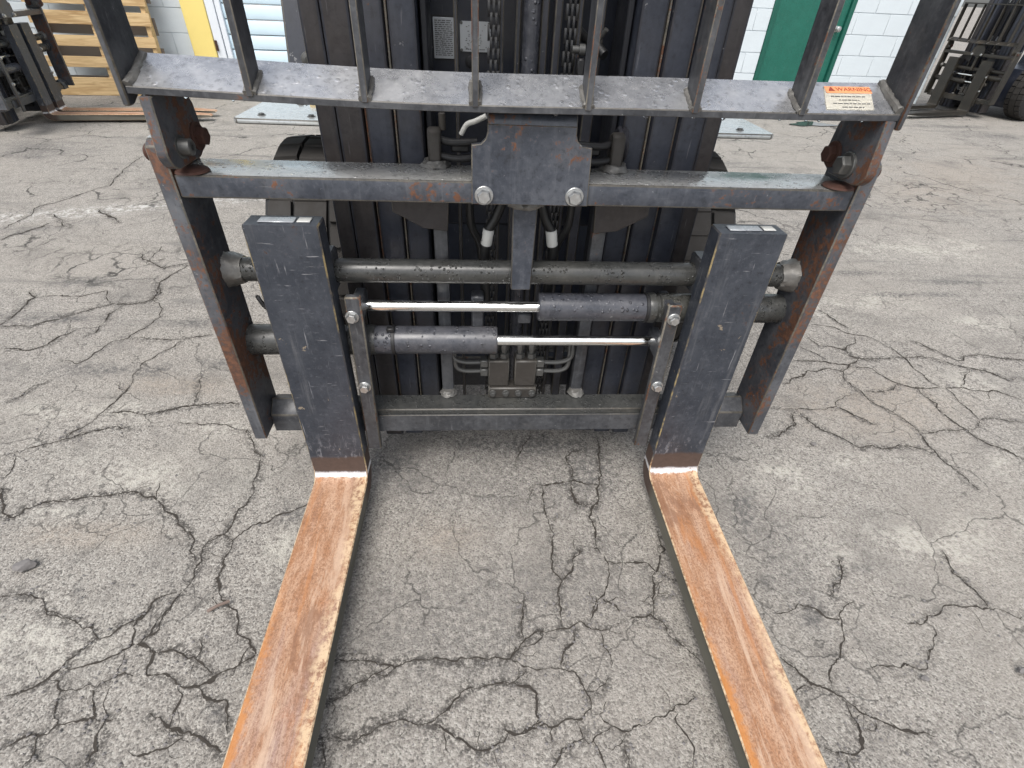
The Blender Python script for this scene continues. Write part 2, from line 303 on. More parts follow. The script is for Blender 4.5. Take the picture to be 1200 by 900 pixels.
M['green'] = steel_paint('green_door_paint', (0.008, 0.105, 0.074), light=(0.012, 0.14, 0.10), rust=0, seed=14, rough=.4, dirt=(0.03, 0.11, 0.085), dirt_amt=.25, bare=0)
M['green_frame'] = plain('green_frame', (0.006, 0.085, 0.06), .45)
def wood():
    m, nt, b = new_mat('pallet_pine'); v = coords(nt, (1.2, 12, 14)); oi = nd(nt, 'ShaderNodeObjectInfo')
    off = nd(nt, 'ShaderNodeVectorMath', operation='ADD'); cb = nd(nt, 'ShaderNodeCombineXYZ')
    for i in range(3): nt.links.new(fl(nt, 'MULTIPLY', oi.outputs['Random'], 17.0+5*i), cb.inputs[i])
    nt.links.new(v, off.inputs[0]); nt.links.new(cb.outputs[0], off.inputs[1]); v = off.outputs[0]
    g = noise(nt, v, 2.4, 6, .6, 1.2); k = noise(nt, v, .5, 3)
    c = mix(nt, ramp(nt, g, .3, .7), (0.38, 0.235, 0.10), (0.68, 0.50, 0.27)); c = mix(nt, ramp(nt, k, .58, .75, 0, .5), c, (0.45, 0.34, 0.22))
    c = mix(nt, fl(nt, 'MULTIPLY', oi.outputs['Random'], .35), c, (0.72, 0.52, 0.27))
    put(nt, b, 'Base Color', c); b.inputs['Roughness'].default_value = .75; bump(nt, b, g, .35, .002); return m
M['wood'] = wood()
M['wood_shaded'] = plain('shaded_board', (0.20, 0.175, 0.15), .85, 0, .35, 15, .3)  # rear boards: pallet wood with its shade put into the colour
M['stone'] = plain('pebble_stone', (0.16, 0.15, 0.145), .85, 0, .5, 60, .6)
M['twig'] = plain('twig_bark', (0.16, 0.12, 0.10), .85, 0, .4, 60, .6)
def water():
    m, nt, b = new_mat('water'); b.inputs['Base Color'].default_value = (1, 1, 1, 1); b.inputs['Roughness'].default_value = .02
    b.inputs['Transmission Weight'].default_value = 1; b.inputs['IOR'].default_value = 1.33; return m
M['water'] = water()
def glass():
    m, nt, b = new_mat('cab_glass'); b.inputs['Base Color'].default_value = (0.55, 0.80, 0.76, 1); b.inputs['Roughness'].default_value = .05
    b.inputs['Transmission Weight'].default_value = .7; return m
M['glass'] = glass()
def puddle():
    m, nt, b = new_mat('puddle_water'); v = coords(nt); b.inputs['Base Color'].default_value = (0.05, 0.05, 0.048, 1)
    b.inputs['Roughness'].default_value = .06; return m
M['puddle'] = puddle()

# ------------------------------------------------------------------ mesh builder
class MB:
    def __init__(s): s.bm = bmesh.new(); s.mats = []
    def mi(s, m):
        if m not in s.mats: s.mats.append(m)
        return s.mats.index(m)
    def _bev(s, faces, bev, bm_, seg):
        if bev <= 0: return
        edges = list({e for f in faces for e in f.edges})
        bmesh.ops.bevel(s.bm, geom=edges, offset=bev, offset_type='OFFSET', segments=seg, profile=.5, affect='EDGES', clamp_overlap=True, material=(-1 if bm_ is None else s.mi(bm_)))
    def box(s, x0, x1, y0, y1, z0, z1, m, bev=0, bm_=None, seg=1, top=None, mtx=None):
        P = [(x0,y0,z0),(x1,y0,z0),(x1,y1,z0),(x0,y1,z0),(x0,y0,z1),(x1,y0,z1),(x1,y1,z1),(x0,y1,z1)]
        if mtx is not None: P = [tuple(mtx @ Vector(p)) for p in P]
        V = [s.bm.verts.new(p) for p in P]
        F = []
        for i, q in enumerate(((0,3,2,1),(4,5,6,7),(0,1,5,4),(1,2,6,5),(2,3,7,6),(3,0,4,7))):
            f = s.bm.faces.new([V[k] for k in q]); f.material_index = s.mi(top if (top and i == 1) else m); F.append(f)
        s._bev(F, bev, bm_, seg); return s
    def prism(s, pts, ax, a, b, m, bev=0, bm_=None, seg=1, capbev=False):
        """polygon in the plane across axis ax ('x': (y,z), 'y': (x,z), 'z': (x,y)) pushed from a to b"""
        def mk(p, t): return {'x': (t, p[0], p[1]), 'y': (p[0], t, p[1]), 'z': (p[0], p[1], t)}[ax]
        A = [s.bm.verts.new(mk(p, a)) for p in pts]; B = [s.bm.verts.new(mk(p, b)) for p in pts]
        F = [s.bm.faces.new(A), s.bm.faces.new(B[::-1])]; n = len(pts)
        for i in range(n): F.append(s.bm.faces.new([A[i], B[i], B[(i+1) % n], A[(i+1) % n]]))
        for f in F: f.material_index = s.mi(m)
        bmesh.ops.recalc_face_normals(s.bm, faces=F)
        if bev > 0:
            if capbev:
                edges = list({e for f in F[:2] for e in f.edges})
                bmesh.ops.bevel(s.bm, geom=edges, offset=bev, segments=seg, profile=.5, affect='EDGES', clamp_overlap=True, material=(-1 if bm_ is None else s.mi(bm_)))
            else: s._bev(F, bev, bm_, seg)
        return s
    def rings(s, rings, m, cap=True, closed=False):
        L = [[s.bm.verts.new(p) for p in r] for r in rings]; F = []
        n = len(L[0]); rr = range(len(L) if closed else len(L)-1)
        for i in rr:
            a, b = L[i], L[(i+1) % len(L)]
            for k in range(n): F.append(s.bm.faces.new([a[k], a[(k+1) % n], b[(k+1) % n], b[k]]))
        if cap and not closed: F += [s.bm.faces.new(L[0][::-1]), s.bm.faces.new(L[-1])]
        for f in F: f.material_index = s.mi(m)
        bmesh.ops.recalc_face_normals(s.bm, faces=F); return s
    def lathe(s, p, d, prof, m, n=24):
        """prof: (distance along d, radius)"""
        d = Vector(d).normalized(); u = d.orthogonal().normalized(); v = d.cross(u); p = Vector(p)
        return s.rings([[p + d*h + (u*math.cos(2*math.pi*k/n) + v*math.sin(2*math.pi*k/n))*r for k in range(n)] for h, r in prof], m)
    def cyl(s, a, b, r, m, n=24, ch=None):
        a, b = Vector(a), Vector(b); L = (b-a).length; ch = min(r*.15, L*.2) if ch is None else ch
        return s.lathe(a, b-a, [(0, r-ch), (ch, r), (L-ch, r), (L, r-ch)] if ch > 0 else [(0, r), (L, r)], m, n)
    def tube(s, pts, r, m, n=10):
        pts = smooth_path([Vector(p) for p in pts]); R_ = []; pu = None
        for i, p in enumerate(pts):
            d = (pts[min(i+1, len(pts)-1)] - pts[max(i-1, 0)]).normalized()
            u = (pu - d*pu.dot(d)).normalized() if pu else d.orthogonal().normalized(); pu = u; v = d.cross(u)
            R_.append([p + (u*math.cos(2*math.pi*k/n) + v*math.sin(2*math.pi*k/n))*r for k in range(n)])
        return s.rings(R_, m)
    def hex(s, p, d, r, h, m, wash=None):
        p = Vector(p); d = Vector(d).normalized()
        if wash: s.lathe(p, d, [(0, wash), (h*.25, wash), (h*.32, wash*.95)], m, 20); p = p + d*h*.28
        return s.lathe(p, d, [(0, r), (h*.8, r), (h, r*.84)], m, 6)
    def build(s, name, parent=None, loc=(0, 0, 0), ang=38, **props):
        if name == 'weld_bead':
            for v in s.bm.verts: v.co += Vector((random.uniform(-1, 1), random.uniform(-1, 1), random.uniform(-1, 1)))*.0010
        me = bpy.data.meshes.new(name); s.bm.to_mesh(me); s.bm.free()
        for m in s.mats: me.materials.append(M[m])
        me.polygons.foreach_set('use_smooth', [True]*len(me.polygons)); me.set_sharp_from_angle(angle=R(ang))
        o = bpy.data.objects.new(name, me); col.objects.link(o); o.location = loc
        if parent: o.parent = parent
        for k, v in props.items(): o[k] = v
        return o
def smooth_path(p, n=5):
    if len(p) < 3: return p
    out = []
    for i in range(len(p)-1):
        a, b, c, d = p[max(i-1, 0)], p[i], p[i+1], p[min(i+2, len(p)-1)]
        for k in range(n):
            t = k/n
            out.append(.5*((2*b) + (c-a)*t + (2*a-5*b+4*c-d)*t*t + (3*b-a-3*c+d)*t**3))
    return out + [p[-1]]
def thing(name, label, cat, loc=(0, 0, 0), rotz=0, group=None):
    o = bpy.data.objects.new(name, None); col.objects.link(o); o.empty_display_size = .1
    o.location = loc; o.rotation_euler = (0, 0, rotz); o['label'] = label; o['category'] = cat
    if group: o['group'] = group
    return o
def tag(o, label, cat, group=None):
    o['label'] = label; o['category'] = cat
    if group: o['group'] = group
    return o
def inst(src, name, parent, loc, rot=None):
    o = src.copy(); o.name = name; col.objects.link(o); o.parent = parent; o.location = loc
    if rot: o.rotation_euler = rot
    return o

# ------------------------------------------------------------------ ground: one sheet, finest where the camera stands
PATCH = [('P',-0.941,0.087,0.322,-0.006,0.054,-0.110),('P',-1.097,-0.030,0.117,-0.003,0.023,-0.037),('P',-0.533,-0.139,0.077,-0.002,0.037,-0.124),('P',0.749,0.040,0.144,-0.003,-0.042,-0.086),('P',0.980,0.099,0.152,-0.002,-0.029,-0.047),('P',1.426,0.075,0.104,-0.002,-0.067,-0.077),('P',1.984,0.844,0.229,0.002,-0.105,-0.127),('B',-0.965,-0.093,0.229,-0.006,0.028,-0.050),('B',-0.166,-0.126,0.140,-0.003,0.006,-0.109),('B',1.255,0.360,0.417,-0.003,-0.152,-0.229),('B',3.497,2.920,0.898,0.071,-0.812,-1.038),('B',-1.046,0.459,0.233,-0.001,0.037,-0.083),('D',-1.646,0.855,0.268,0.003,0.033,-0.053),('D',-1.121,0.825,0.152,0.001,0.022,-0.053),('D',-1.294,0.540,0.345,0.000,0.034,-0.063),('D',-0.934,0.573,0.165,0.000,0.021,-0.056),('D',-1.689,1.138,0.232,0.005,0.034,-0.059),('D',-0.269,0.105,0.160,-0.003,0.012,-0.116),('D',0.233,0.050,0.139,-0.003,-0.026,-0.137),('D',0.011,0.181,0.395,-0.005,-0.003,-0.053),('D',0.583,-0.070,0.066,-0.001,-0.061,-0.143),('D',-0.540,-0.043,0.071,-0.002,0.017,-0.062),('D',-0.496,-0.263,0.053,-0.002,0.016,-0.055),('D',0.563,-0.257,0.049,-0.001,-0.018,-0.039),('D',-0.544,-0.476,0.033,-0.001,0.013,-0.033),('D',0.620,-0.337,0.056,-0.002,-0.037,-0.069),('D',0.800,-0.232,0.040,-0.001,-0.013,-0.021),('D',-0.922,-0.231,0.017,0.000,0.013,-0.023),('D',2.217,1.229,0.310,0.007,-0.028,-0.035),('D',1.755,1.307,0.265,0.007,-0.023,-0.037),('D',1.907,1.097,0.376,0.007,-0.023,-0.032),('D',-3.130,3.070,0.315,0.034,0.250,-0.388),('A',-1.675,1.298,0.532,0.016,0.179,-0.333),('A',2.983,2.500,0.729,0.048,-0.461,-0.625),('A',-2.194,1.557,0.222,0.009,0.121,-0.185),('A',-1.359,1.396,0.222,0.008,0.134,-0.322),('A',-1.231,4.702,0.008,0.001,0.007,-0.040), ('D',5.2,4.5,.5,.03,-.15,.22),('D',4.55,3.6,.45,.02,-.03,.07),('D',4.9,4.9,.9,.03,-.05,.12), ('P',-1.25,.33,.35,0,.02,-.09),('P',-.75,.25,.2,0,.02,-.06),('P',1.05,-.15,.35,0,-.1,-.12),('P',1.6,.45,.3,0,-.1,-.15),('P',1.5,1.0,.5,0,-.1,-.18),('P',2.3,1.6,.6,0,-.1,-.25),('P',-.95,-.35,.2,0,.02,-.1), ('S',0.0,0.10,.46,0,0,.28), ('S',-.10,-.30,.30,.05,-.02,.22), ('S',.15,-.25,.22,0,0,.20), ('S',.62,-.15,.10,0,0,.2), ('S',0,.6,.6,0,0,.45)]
CRACKS = '''-1.340,0.157 -1.318,0.165 -1.297,0.177 -1.275,0.191 -1.251,0.196 -1.234,0.206 -1.216,0.221 -1.196,0.234 -1.168,0.246 -1.130,0.259 -1.113,0.265
-1.216,0.221 -1.223,0.237 -1.214,0.252 -1.205,0.266
-1.314,0.165 -1.293,0.144 -1.287,0.121 -1.284,0.098 -1.284,0.076
-1.266,0.049 -1.253,0.042 -1.228,0.000 -1.209,-0.031 -1.187,-0.047 -1.176,-0.045 -1.168,-0.026 -1.170,-0.012 -1.156,-0.008 -1.137,0.003 -1.107,0.006 -1.086,0.009 -1.063,0.014 -1.033,0.024 -1.002,0.023 -0.989,0.033 -0.966,0.033 -0.932,0.028 -0.912,0.023 -0.890,0.015 -0.862,0.003 -0.841,-0.025 -0.809,-0.046 -0.784,-0.068 -0.760,-0.090 -0.740,-0.111 -0.732,-0.134 -0.727,-0.151 -0.710,-0.168
-0.743,0.250 -0.713,0.196 -0.676,0.150 -0.662,0.111 -0.660,0.061 -0.653,0.026 -0.655,-0.008 -0.666,-0.038 -0.673,-0.078 -0.679,-0.100 -0.692,-0.106 -0.700,-0.138 -0.702,-0.168 -0.705,-0.184 -0.697,-0.207 -0.702,-0.228 -0.713,-0.252 -0.717,-0.277 -0.726,-0.297 -0.723,-0.326 -0.738,-0.351
-0.679,-0.100 -0.664,-0.111 -0.651,-0.122 -0.647,-0.139 -0.653,-0.173 -0.649,-0.199 -0.635,-0.233 -0.608,-0.267 -0.592,-0.287 -0.568,-0.313 -0.546,-0.345 -0.520,-0.364 -0.511,-0.377
-0.651,-0.122 -0.639,-0.104 -0.622,-0.077 -0.588,-0.068 -0.560,-0.038 -0.508,-0.019
-0.717,-0.243 -0.732,-0.245 -0.749,-0.254 -0.757,-0.276 -0.767,-0.298 -0.771,-0.314
-0.511,-0.377 -0.530,-0.391 -0.538,-0.397
-0.981,-0.248 -0.961,-0.267 -0.948,-0.280 -0.914,-0.293 -0.884,-0.302 -0.852,-0.310 -0.834,-0.327 -0.827,-0.334 -0.811,-0.326 -0.801,-0.311 -0.788,-0.301 -0.769,-0.297 -0.764,-0.287 -0.756,-0.273 -0.750,-0.255
-0.981,-0.248 -1.003,-0.242 -1.025,-0.239 -1.045,-0.241 -1.065,-0.241
-0.827,-0.334 -0.836,-0.345 -0.847,-0.359 -0.851,-0.378 -0.852,-0.390 -0.857,-0.402 -0.864,-0.409 -0.886,-0.415 -0.901,-0.422 -0.914,-0.430 -0.933,-0.433
-0.852,-0.390 -0.835,-0.386 -0.812,-0.380 -0.787,-0.377 -0.773,-0.368 -0.765,-0.356 -0.757,-0.346 -0.757,-0.321 -0.766,-0.304
-0.714,-0.256 -0.716,-0.279 -0.727,-0.297 -0.720,-0.323 -0.730,-0.337 -0.739,-0.350 -0.719,-0.360 -0.707,-0.372 -0.691,-0.405 -0.678,-0.405 -0.659,-0.413 -0.635,-0.423 -0.610,-0.431 -0.596,-0.431 -0.585,-0.427 -0.571,-0.415 -0.547,-0.407 -0.529,-0.392 -0.512,-0.379
-0.714,-0.362 -0.689,-0.364 -0.670,-0.362 -0.650,-0.372 -0.636,-0.382 -0.621,-0.381 -0.604,-0.389 -0.590,-0.405 -0.575,-0.415
-0.621,-0.381 -0.619,-0.371 -0.625,-0.349
-0.864,-0.409 -0.849,-0.415 -0.836,-0.427 -0.833,-0.444 -0.826,-0.459 -0.813,-0.471 -0.810,-0.484 -0.816,-0.497 -0.830,-0.499 -0.851,-0.499 -0.864,-0.504 -0.878,-0.513
-0.836,-0.428 -0.814,-0.428 -0.795,-0.424 -0.778,-0.427 -0.774,-0.418 -0.758,-0.410 -0.743,-0.403 -0.722,-0.407
-0.781,-0.429 -0.769,-0.446 -0.755,-0.472 -0.775,-0.476 -0.794,-0.480 -0.810,-0.484
-0.754,-0.474 -0.737,-0.474 -0.715,-0.476
-0.734,-0.478 -0.728,-0.494 -0.726,-0.513 -0.721,-0.525 -0.725,-0.540 -0.733,-0.548
-0.831,-0.501 -0.827,-0.515 -0.819,-0.530 -0.827,-0.543
-0.633,-0.429 -0.624,-0.449 -0.621,-0.473 -0.619,-0.486 -0.617,-0.496 -0.590,-0.509
-0.661,-0.471 -0.641,-0.483 -0.621,-0.495 -0.595,-0.506 -0.577,-0.507 -0.558,-0.512 -0.539,-0.524 -0.514,-0.536
-0.589,-0.512 -0.602,-0.521 -0.621,-0.525 -0.640,-0.529 -0.668,-0.528
-0.595,-0.434 -0.582,-0.443 -0.559,-0.455 -0.541,-0.459 -0.529,-0.476 -0.519,-0.493 -0.515,-0.509
-0.762,-0.362 -0.754,-0.386 -0.754,-0.399
-0.357,-0.392 -0.337,-0.393 -0.318,-0.390 -0.301,-0.394 -0.282,-0.396 -0.265,-0.404 -0.245,-0.405 -0.224,-0.398 -0.202,-0.399 -0.173,-0.398 -0.147,-0.401 -0.128,-0.407 -0.102,-0.405 -0.077,-0.403 -0.054,-0.400 -0.028,-0.403 -0.017,-0.395 -0.004,-0.379 0.006,-0.370 0.028,-0.363 0.040,-0.354 0.052,-0.351
-0.357,-0.465 -0.338,-0.456 -0.320,-0.447 -0.310,-0.436 -0.288,-0.427 -0.268,-0.421 -0.257,-0.413 -0.245,-0.405
0.012,-0.284 0.006,-0.309 -0.001,-0.329 0.001,-0.353 0.004,-0.366
-0.021,-0.404 -0.006,-0.413 0.006,-0.424 0.025,-0.430 0.045,-0.424
0.006,-0.426 -0.008,-0.436 -0.023,-0.444 -0.045,-0.445 -0.070,-0.449 -0.084,-0.456 -0.102,-0.456 -0.123,-0.466 -0.133,-0.480 -0.146,-0.495 -0.162,-0.507 -0.182,-0.507 -0.203,-0.503 -0.216,-0.499 -0.236,-0.502 -0.254,-0.504 -0.268,-0.513 -0.283,-0.520 -0.298,-0.528 -0.318,-0.524 -0.338,-0.519 -0.354,-0.521
-0.354,-0.521 -0.348,-0.541 -0.339,-0.565
-0.218,-0.501 -0.215,-0.513 -0.220,-0.524
-0.019,-0.445 -0.005,-0.453 0.005,-0.455 0.015,-0.463 0.021,-0.480 0.023,-0.498 0.019,-0.516
-0.165,-0.510 -0.151,-0.518 -0.134,-0.523 -0.121,-0.532 -0.114,-0.540 -0.097,-0.550 -0.075,-0.553 -0.058,-0.551 -0.041,-0.540 -0.034,-0.526 -0.039,-0.520
-0.061,-0.553 -0.055,-0.567 -0.048,-0.578
-0.039,-0.523 -0.020,-0.524 -0.000,-0.524 0.017,-0.519 0.035,-0.517
-0.020,-0.400 0.000,-0.379 0.012,-0.372 0.032,-0.363 0.045,-0.350 0.073,-0.349 0.098,-0.342 0.123,-0.331 0.142,-0.340 0.157,-0.346 0.181,-0.347 0.206,-0.340
0.092,-0.282 0.086,-0.307 0.087,-0.336
0.168,-0.284 0.159,-0.310 0.145,-0.334
0.188,-0.289 0.203,-0.301 0.212,-0.316
0.226,-0.326 0.241,-0.331 0.261,-0.334 0.282,-0.328 0.299,-0.343 0.308,-0.367 0.319,-0.383 0.334,-0.397 0.348,-0.414 0.351,-0.421
0.291,-0.288 0.284,-0.314 0.282,-0.328
0.160,-0.350 0.163,-0.377 0.172,-0.400 0.172,-0.425
0.115,-0.349 0.101,-0.373 0.087,-0.390 0.079,-0.411 0.077,-0.427
0.053,-0.421 0.075,-0.427 0.102,-0.431 0.106,-0.450 0.114,-0.467 0.117,-0.483 0.117,-0.496 0.103,-0.506 0.081,-0.511 0.063,-0.514 0.047,-0.519 0.032,-0.517 0.008,-0.523 -0.003,-0.524
0.114,-0.467 0.134,-0.468 0.151,-0.455 0.161,-0.446
0.149,-0.485 0.139,-0.497 0.131,-0.504 0.139,-0.515 0.151,-0.525 0.167,-0.531 0.184,-0.532 0.206,-0.527 0.230,-0.517 0.254,-0.509 0.275,-0.499 0.294,-0.494 0.316,-0.485 0.327,-0.469
0.131,-0.504 0.120,-0.505 0.114,-0.502
0.151,-0.525 0.128,-0.536 0.107,-0.539 0.099,-0.528 0.091,-0.516
0.100,-0.540 0.075,-0.553 0.053,-0.565 0.042,-0.579
0.114,-0.542 0.120,-0.561 0.127,-0.578 0.130,-0.585
0.173,-0.534 0.166,-0.552 0.167,-0.568 0.169,-0.587
0.277,-0.509 0.273,-0.527 0.279,-0.545 0.284,-0.562 0.276,-0.581 0.276,-0.592
0.045,-0.520 0.043,-0.544
0.066,0.216 0.041,0.174 0.024,0.134 0.016,0.095
0.059,0.032 0.083,0.028 0.116,0.028 0.150,0.034 0.173,0.041 0.200,0.033 0.235,0.025
0.164,0.055 0.161,0.093 0.161,0.132 0.177,0.160 0.209,0.155
0.082,0.021 0.078,-0.020 0.080,-0.059 0.093,-0.078 0.095,-0.102 0.088,-0.149 0.089,-0.176 0.084,-0.203 0.092,-0.232 0.100,-0.242 0.091,-0.273 0.090,-0.301 0.085,-0.319
0.261,0.196 0.252,0.138 0.243,0.084 0.246,0.054 0.231,0.018 0.220,-0.023 0.200,-0.048 0.191,-0.080 0.201,-0.111 0.197,-0.146 0.192,-0.163
0.153,-0.156 0.172,-0.162 0.194,-0.163 0.204,-0.185 0.210,-0.207 0.209,-0.233 0.192,-0.262 0.183,-0.281 0.168,-0.290 0.158,-0.308 0.149,-0.321
0.205,-0.196 0.227,-0.204 0.257,-0.203 0.286,-0.203 0.302,-0.215 0.314,-0.225 0.334,-0.205 0.350,-0.167 0.348,-0.120
0.325,-0.226 0.338,-0.239 0.350,-0.247
0.313,-0.228 0.299,-0.270 0.282,-0.321
0.297,-0.277 0.321,-0.281 0.338,-0.286
0.151,-0.167 0.133,-0.194 0.119,-0.225 0.100,-0.242
0.182,-0.286 0.202,-0.298 0.212,-0.314
0.155,-0.270 0.157,-0.290 0.167,-0.292
0.162,0.041 0.152,0.006 0.168,-0.028 0.193,-0.039 0.200,-0.048
0.056,0.025 0.047,-0.012
0.087,-0.287 0.064,-0.296
0.013,-0.290 0.007,-0.312
0.114,-0.059 0.101,-0.078
1.028,-0.195 1.023,-0.221 1.013,-0.250 1.024,-0.262 1.029,-0.287 1.031,-0.313 1.031,-0.330
0.823,-0.361 0.843,-0.361 0.863,-0.352 0.901,-0.340 0.933,-0.327 0.974,-0.325 1.002,-0.326 1.031,-0.333 1.061,-0.345 1.089,-0.357
0.866,-0.352 0.880,-0.363 0.869,-0.384 0.841,-0.408 0.820,-0.427 0.805,-0.450 0.790,-0.454 0.770,-0.445 0.745,-0.452 0.728,-0.447 0.689,-0.443
0.734,-0.310 0.713,-0.317 0.688,-0.341 0.667,-0.372 0.655,-0.396 0.639,-0.420 0.613,-0.438 0.595,-0.464 0.585,-0.479
0.549,-0.331 0.574,-0.324 0.605,-0.311 0.628,-0.320 0.650,-0.331 0.682,-0.346
0.515,-0.418 0.530,-0.433 0.539,-0.449 0.550,-0.467 0.554,-0.478 0.581,-0.481 0.595,-0.490 0.617,-0.504 0.625,-0.520 0.645,-0.535 0.663,-0.550 0.693,-0.555 0.716,-0.561 0.733,-0.564
0.514,-0.483 0.534,-0.477 0.551,-0.478
0.598,-0.495 0.598,-0.511 0.600,-0.531 0.603,-0.549 0.586,-0.573 0.567,-0.585 0.553,-0.586 0.531,-0.578 0.521,-0.572
0.555,-0.586 0.549,-0.604
0.606,-0.547 0.630,-0.546 0.640,-0.535
0.764,-0.207 0.741,-0.251 0.709,-0.277 0.686,-0.296
1.252,0.838 1.325,0.822 1.370,0.774 1.423,0.758 1.452,0.720 1.476,0.675 1.483,0.611 1.479,0.557 1.488,0.511 1.483,0.461 1.497,0.437
1.187,0.749 1.202,0.682 1.250,0.674 1.289,0.667 1.341,0.697 1.382,0.750
1.284,0.660 1.297,0.611 1.350,0.601 1.430,0.607 1.483,0.611 1.555,0.615 1.601,0.597 1.643,0.563 1.672,0.557 1.686,0.543 1.743,0.530 1.765,0.498 1.785,0.472
1.053,0.590 1.118,0.587 1.187,0.579 1.252,0.563 1.273,0.543 1.317,0.537 1.337,0.492 1.360,0.455 1.406,0.431 1.453,0.431 1.500,0.431 1.568,0.436 1.602,0.418 1.644,0.412 1.692,0.412 1.711,0.388 1.736,0.360
0.947,0.457 1.009,0.487 1.084,0.524 1.154,0.534 1.200,0.531 1.256,0.557 1.306,0.604
1.200,0.531 1.178,0.474 1.188,0.432 1.201,0.391 1.207,0.352 1.234,0.314 1.253,0.278 1.264,0.223 1.251,0.185 1.249,0.135 1.253,0.096 1.260,0.054 1.264,0.030 1.267,-0.009
1.216,0.414 1.270,0.414 1.324,0.425 1.360,0.455
1.186,0.403 1.133,0.392 1.094,0.375 1.071,0.337 1.022,0.327 0.961,0.322 0.911,0.322 0.851,0.334
1.071,0.337 1.096,0.305 1.113,0.274 1.147,0.249
0.915,0.317 0.893,0.266 0.842,0.228 0.806,0.210 0.777,0.205
0.931,0.307 0.951,0.251 0.981,0.217 1.006,0.188 1.031,0.152 1.076,0.160 1.125,0.152 1.191,0.158 1.215,0.145 1.242,0.126
1.410,0.425 1.415,0.379 1.404,0.313 1.408,0.261 1.420,0.221 1.434,0.178 1.453,0.150 1.475,0.127 1.498,0.096
1.261,0.218 1.310,0.217 1.369,0.220 1.420,0.221 1.467,0.235 1.499,0.260 1.537,0.275 1.586,0.271 1.640,0.253
1.516,0.430 1.506,0.367 1.508,0.312 1.503,0.270
1.595,0.721 1.625,0.676 1.654,0.633 1.682,0.591 1.738,0.619 1.791,0.630 1.846,0.612 1.901,0.605 1.945,0.591
1.686,0.543 1.627,0.485 1.572,0.436
1.785,0.472 1.835,0.491 1.849,0.485
1.125,0.681 1.153,0.638 1.181,0.597
1.351,0.951 1.368,0.881 1.394,0.814
-1.219,0.219 -1.210,0.255 -1.190,0.282 -1.184,0.316 -1.173,0.367 -1.167,0.404 -1.174,0.443 -1.179,0.507 -1.184,0.587 -1.162,0.634 -1.133,0.668 -1.114,0.711
-1.216,0.214 -1.184,0.241 -1.152,0.259 -1.114,0.267 -1.068,0.262
-1.158,0.326 -1.109,0.331 -1.056,0.325 -1.009,0.335 -0.964,0.350 -0.929,0.360 -0.872,0.365 -0.805,0.364
-0.936,0.360 -0.952,0.414 -0.968,0.471 -0.973,0.506
-0.948,0.285 -0.906,0.275 -0.858,0.279 -0.811,0.274 -0.774,0.259 -0.741,0.254 -0.730,0.221
-1.786,0.802 -1.740,0.803 -1.679,0.803 -1.653,0.835 -1.610,0.868 -1.562,0.910 -1.533,0.944 -1.487,0.968 -1.435,0.963 -1.377,0.982 -1.360,1.001 -1.365,1.047 -1.406,1.144
-1.791,0.810 -1.795,0.873 -1.800,0.940 -1.809,1.011 -1.855,1.056
-1.809,1.011 -1.750,1.017 -1.686,1.022 -1.613,1.042 -1.563,1.062 -1.506,0.971
-1.447,0.954 -1.460,0.886 -1.448,0.806 -1.442,0.767 -1.463,0.738
-1.360,1.001 -1.293,0.939 -1.269,0.880 -1.287,0.815 -1.304,0.754 -1.312,0.724 -1.353,0.702 -1.360,0.647 -1.377,0.600 -1.402,0.581 -1.459,0.594
-1.312,0.724 -1.247,0.717 -1.183,0.710 -1.128,0.725 -1.033,0.741
-1.687,0.659 -1.625,0.652 -1.579,0.659 -1.553,0.687 -1.539,0.737 -1.515,0.774
-1.426,0.484 -1.444,0.450 -1.458,0.411 -1.475,0.380
-1.209,0.477 -1.190,0.448 -1.171,0.437
-2.377,2.980 -2.343,2.772 -2.311,2.583 -2.292,2.451 -2.251,2.329 -2.300,2.286 -2.315,2.208 -2.351,2.131 -2.375,2.041 -2.408,2.005 -2.390,1.876 -2.363,1.757 -2.375,1.685
-2.296,1.543 -2.283,1.608 -2.240,1.678 -2.224,1.764
-2.302,1.897 -2.201,1.810 -2.091,1.713
-1.617,1.421 -1.565,1.354 -1.498,1.311 -1.438,1.280 -1.371,1.315
-1.527,1.332 -1.557,1.423 -1.557,1.496
-1.358,1.304 -1.379,1.229 -1.395,1.148 -1.360,1.054 -1.363,1.009
-2.093,1.957 -1.990,1.867 -1.896,1.780'''
def axis(fine0, fine1, far, step, grow, out):
    a = list(np.arange(fine0, fine1+1e-9, step)); s = step; x = a[-1]
    while x < far: s = s + s*grow; x += s; a.append(x)
    s = step; x = a[0]; b = []
    while x > -out: s = s + s*grow*1.0; x -= s; b.append(x)
    a = b[::-1] + a
    return np.array(a)
xs = axis(-1.62, 1.62, 15, .0055, .0125, 15); ys = axis(-.95, .30, 13, .0055, .0125, 3)
ext = [20, 30, 50, 90, 200, 420]
xs = np.concatenate([[-e for e in ext[::-1]], xs, ext]); ys = np.concatenate([[-e for e in ext[::-1]], ys, ext])
nx, ny = len(xs), len(ys)
X, Y = np.meshgrid(xs, ys)
def vnoise(X, Y, s, seed):
    g = np.random.default_rng(seed).random((256, 256)); x = X*s; y = Y*s; xi = np.floor(x).astype(int); yi = np.floor(y).astype(int)
    fx = x-xi; fy = y-yi; fx = fx*fx*(3-2*fx); fy = fy*fy*(3-2*fy); q = lambda a, b: g[(yi+b) % 256, (xi+a) % 256]
    return (q(0,0)*(1-fx)+q(1,0)*fx)*(1-fy) + (q(0,1)*(1-fx)+q(1,1)*fx)*fy
K = np.zeros_like(X); H = np.zeros_like(X); SD = np.full_like(X, -.01)
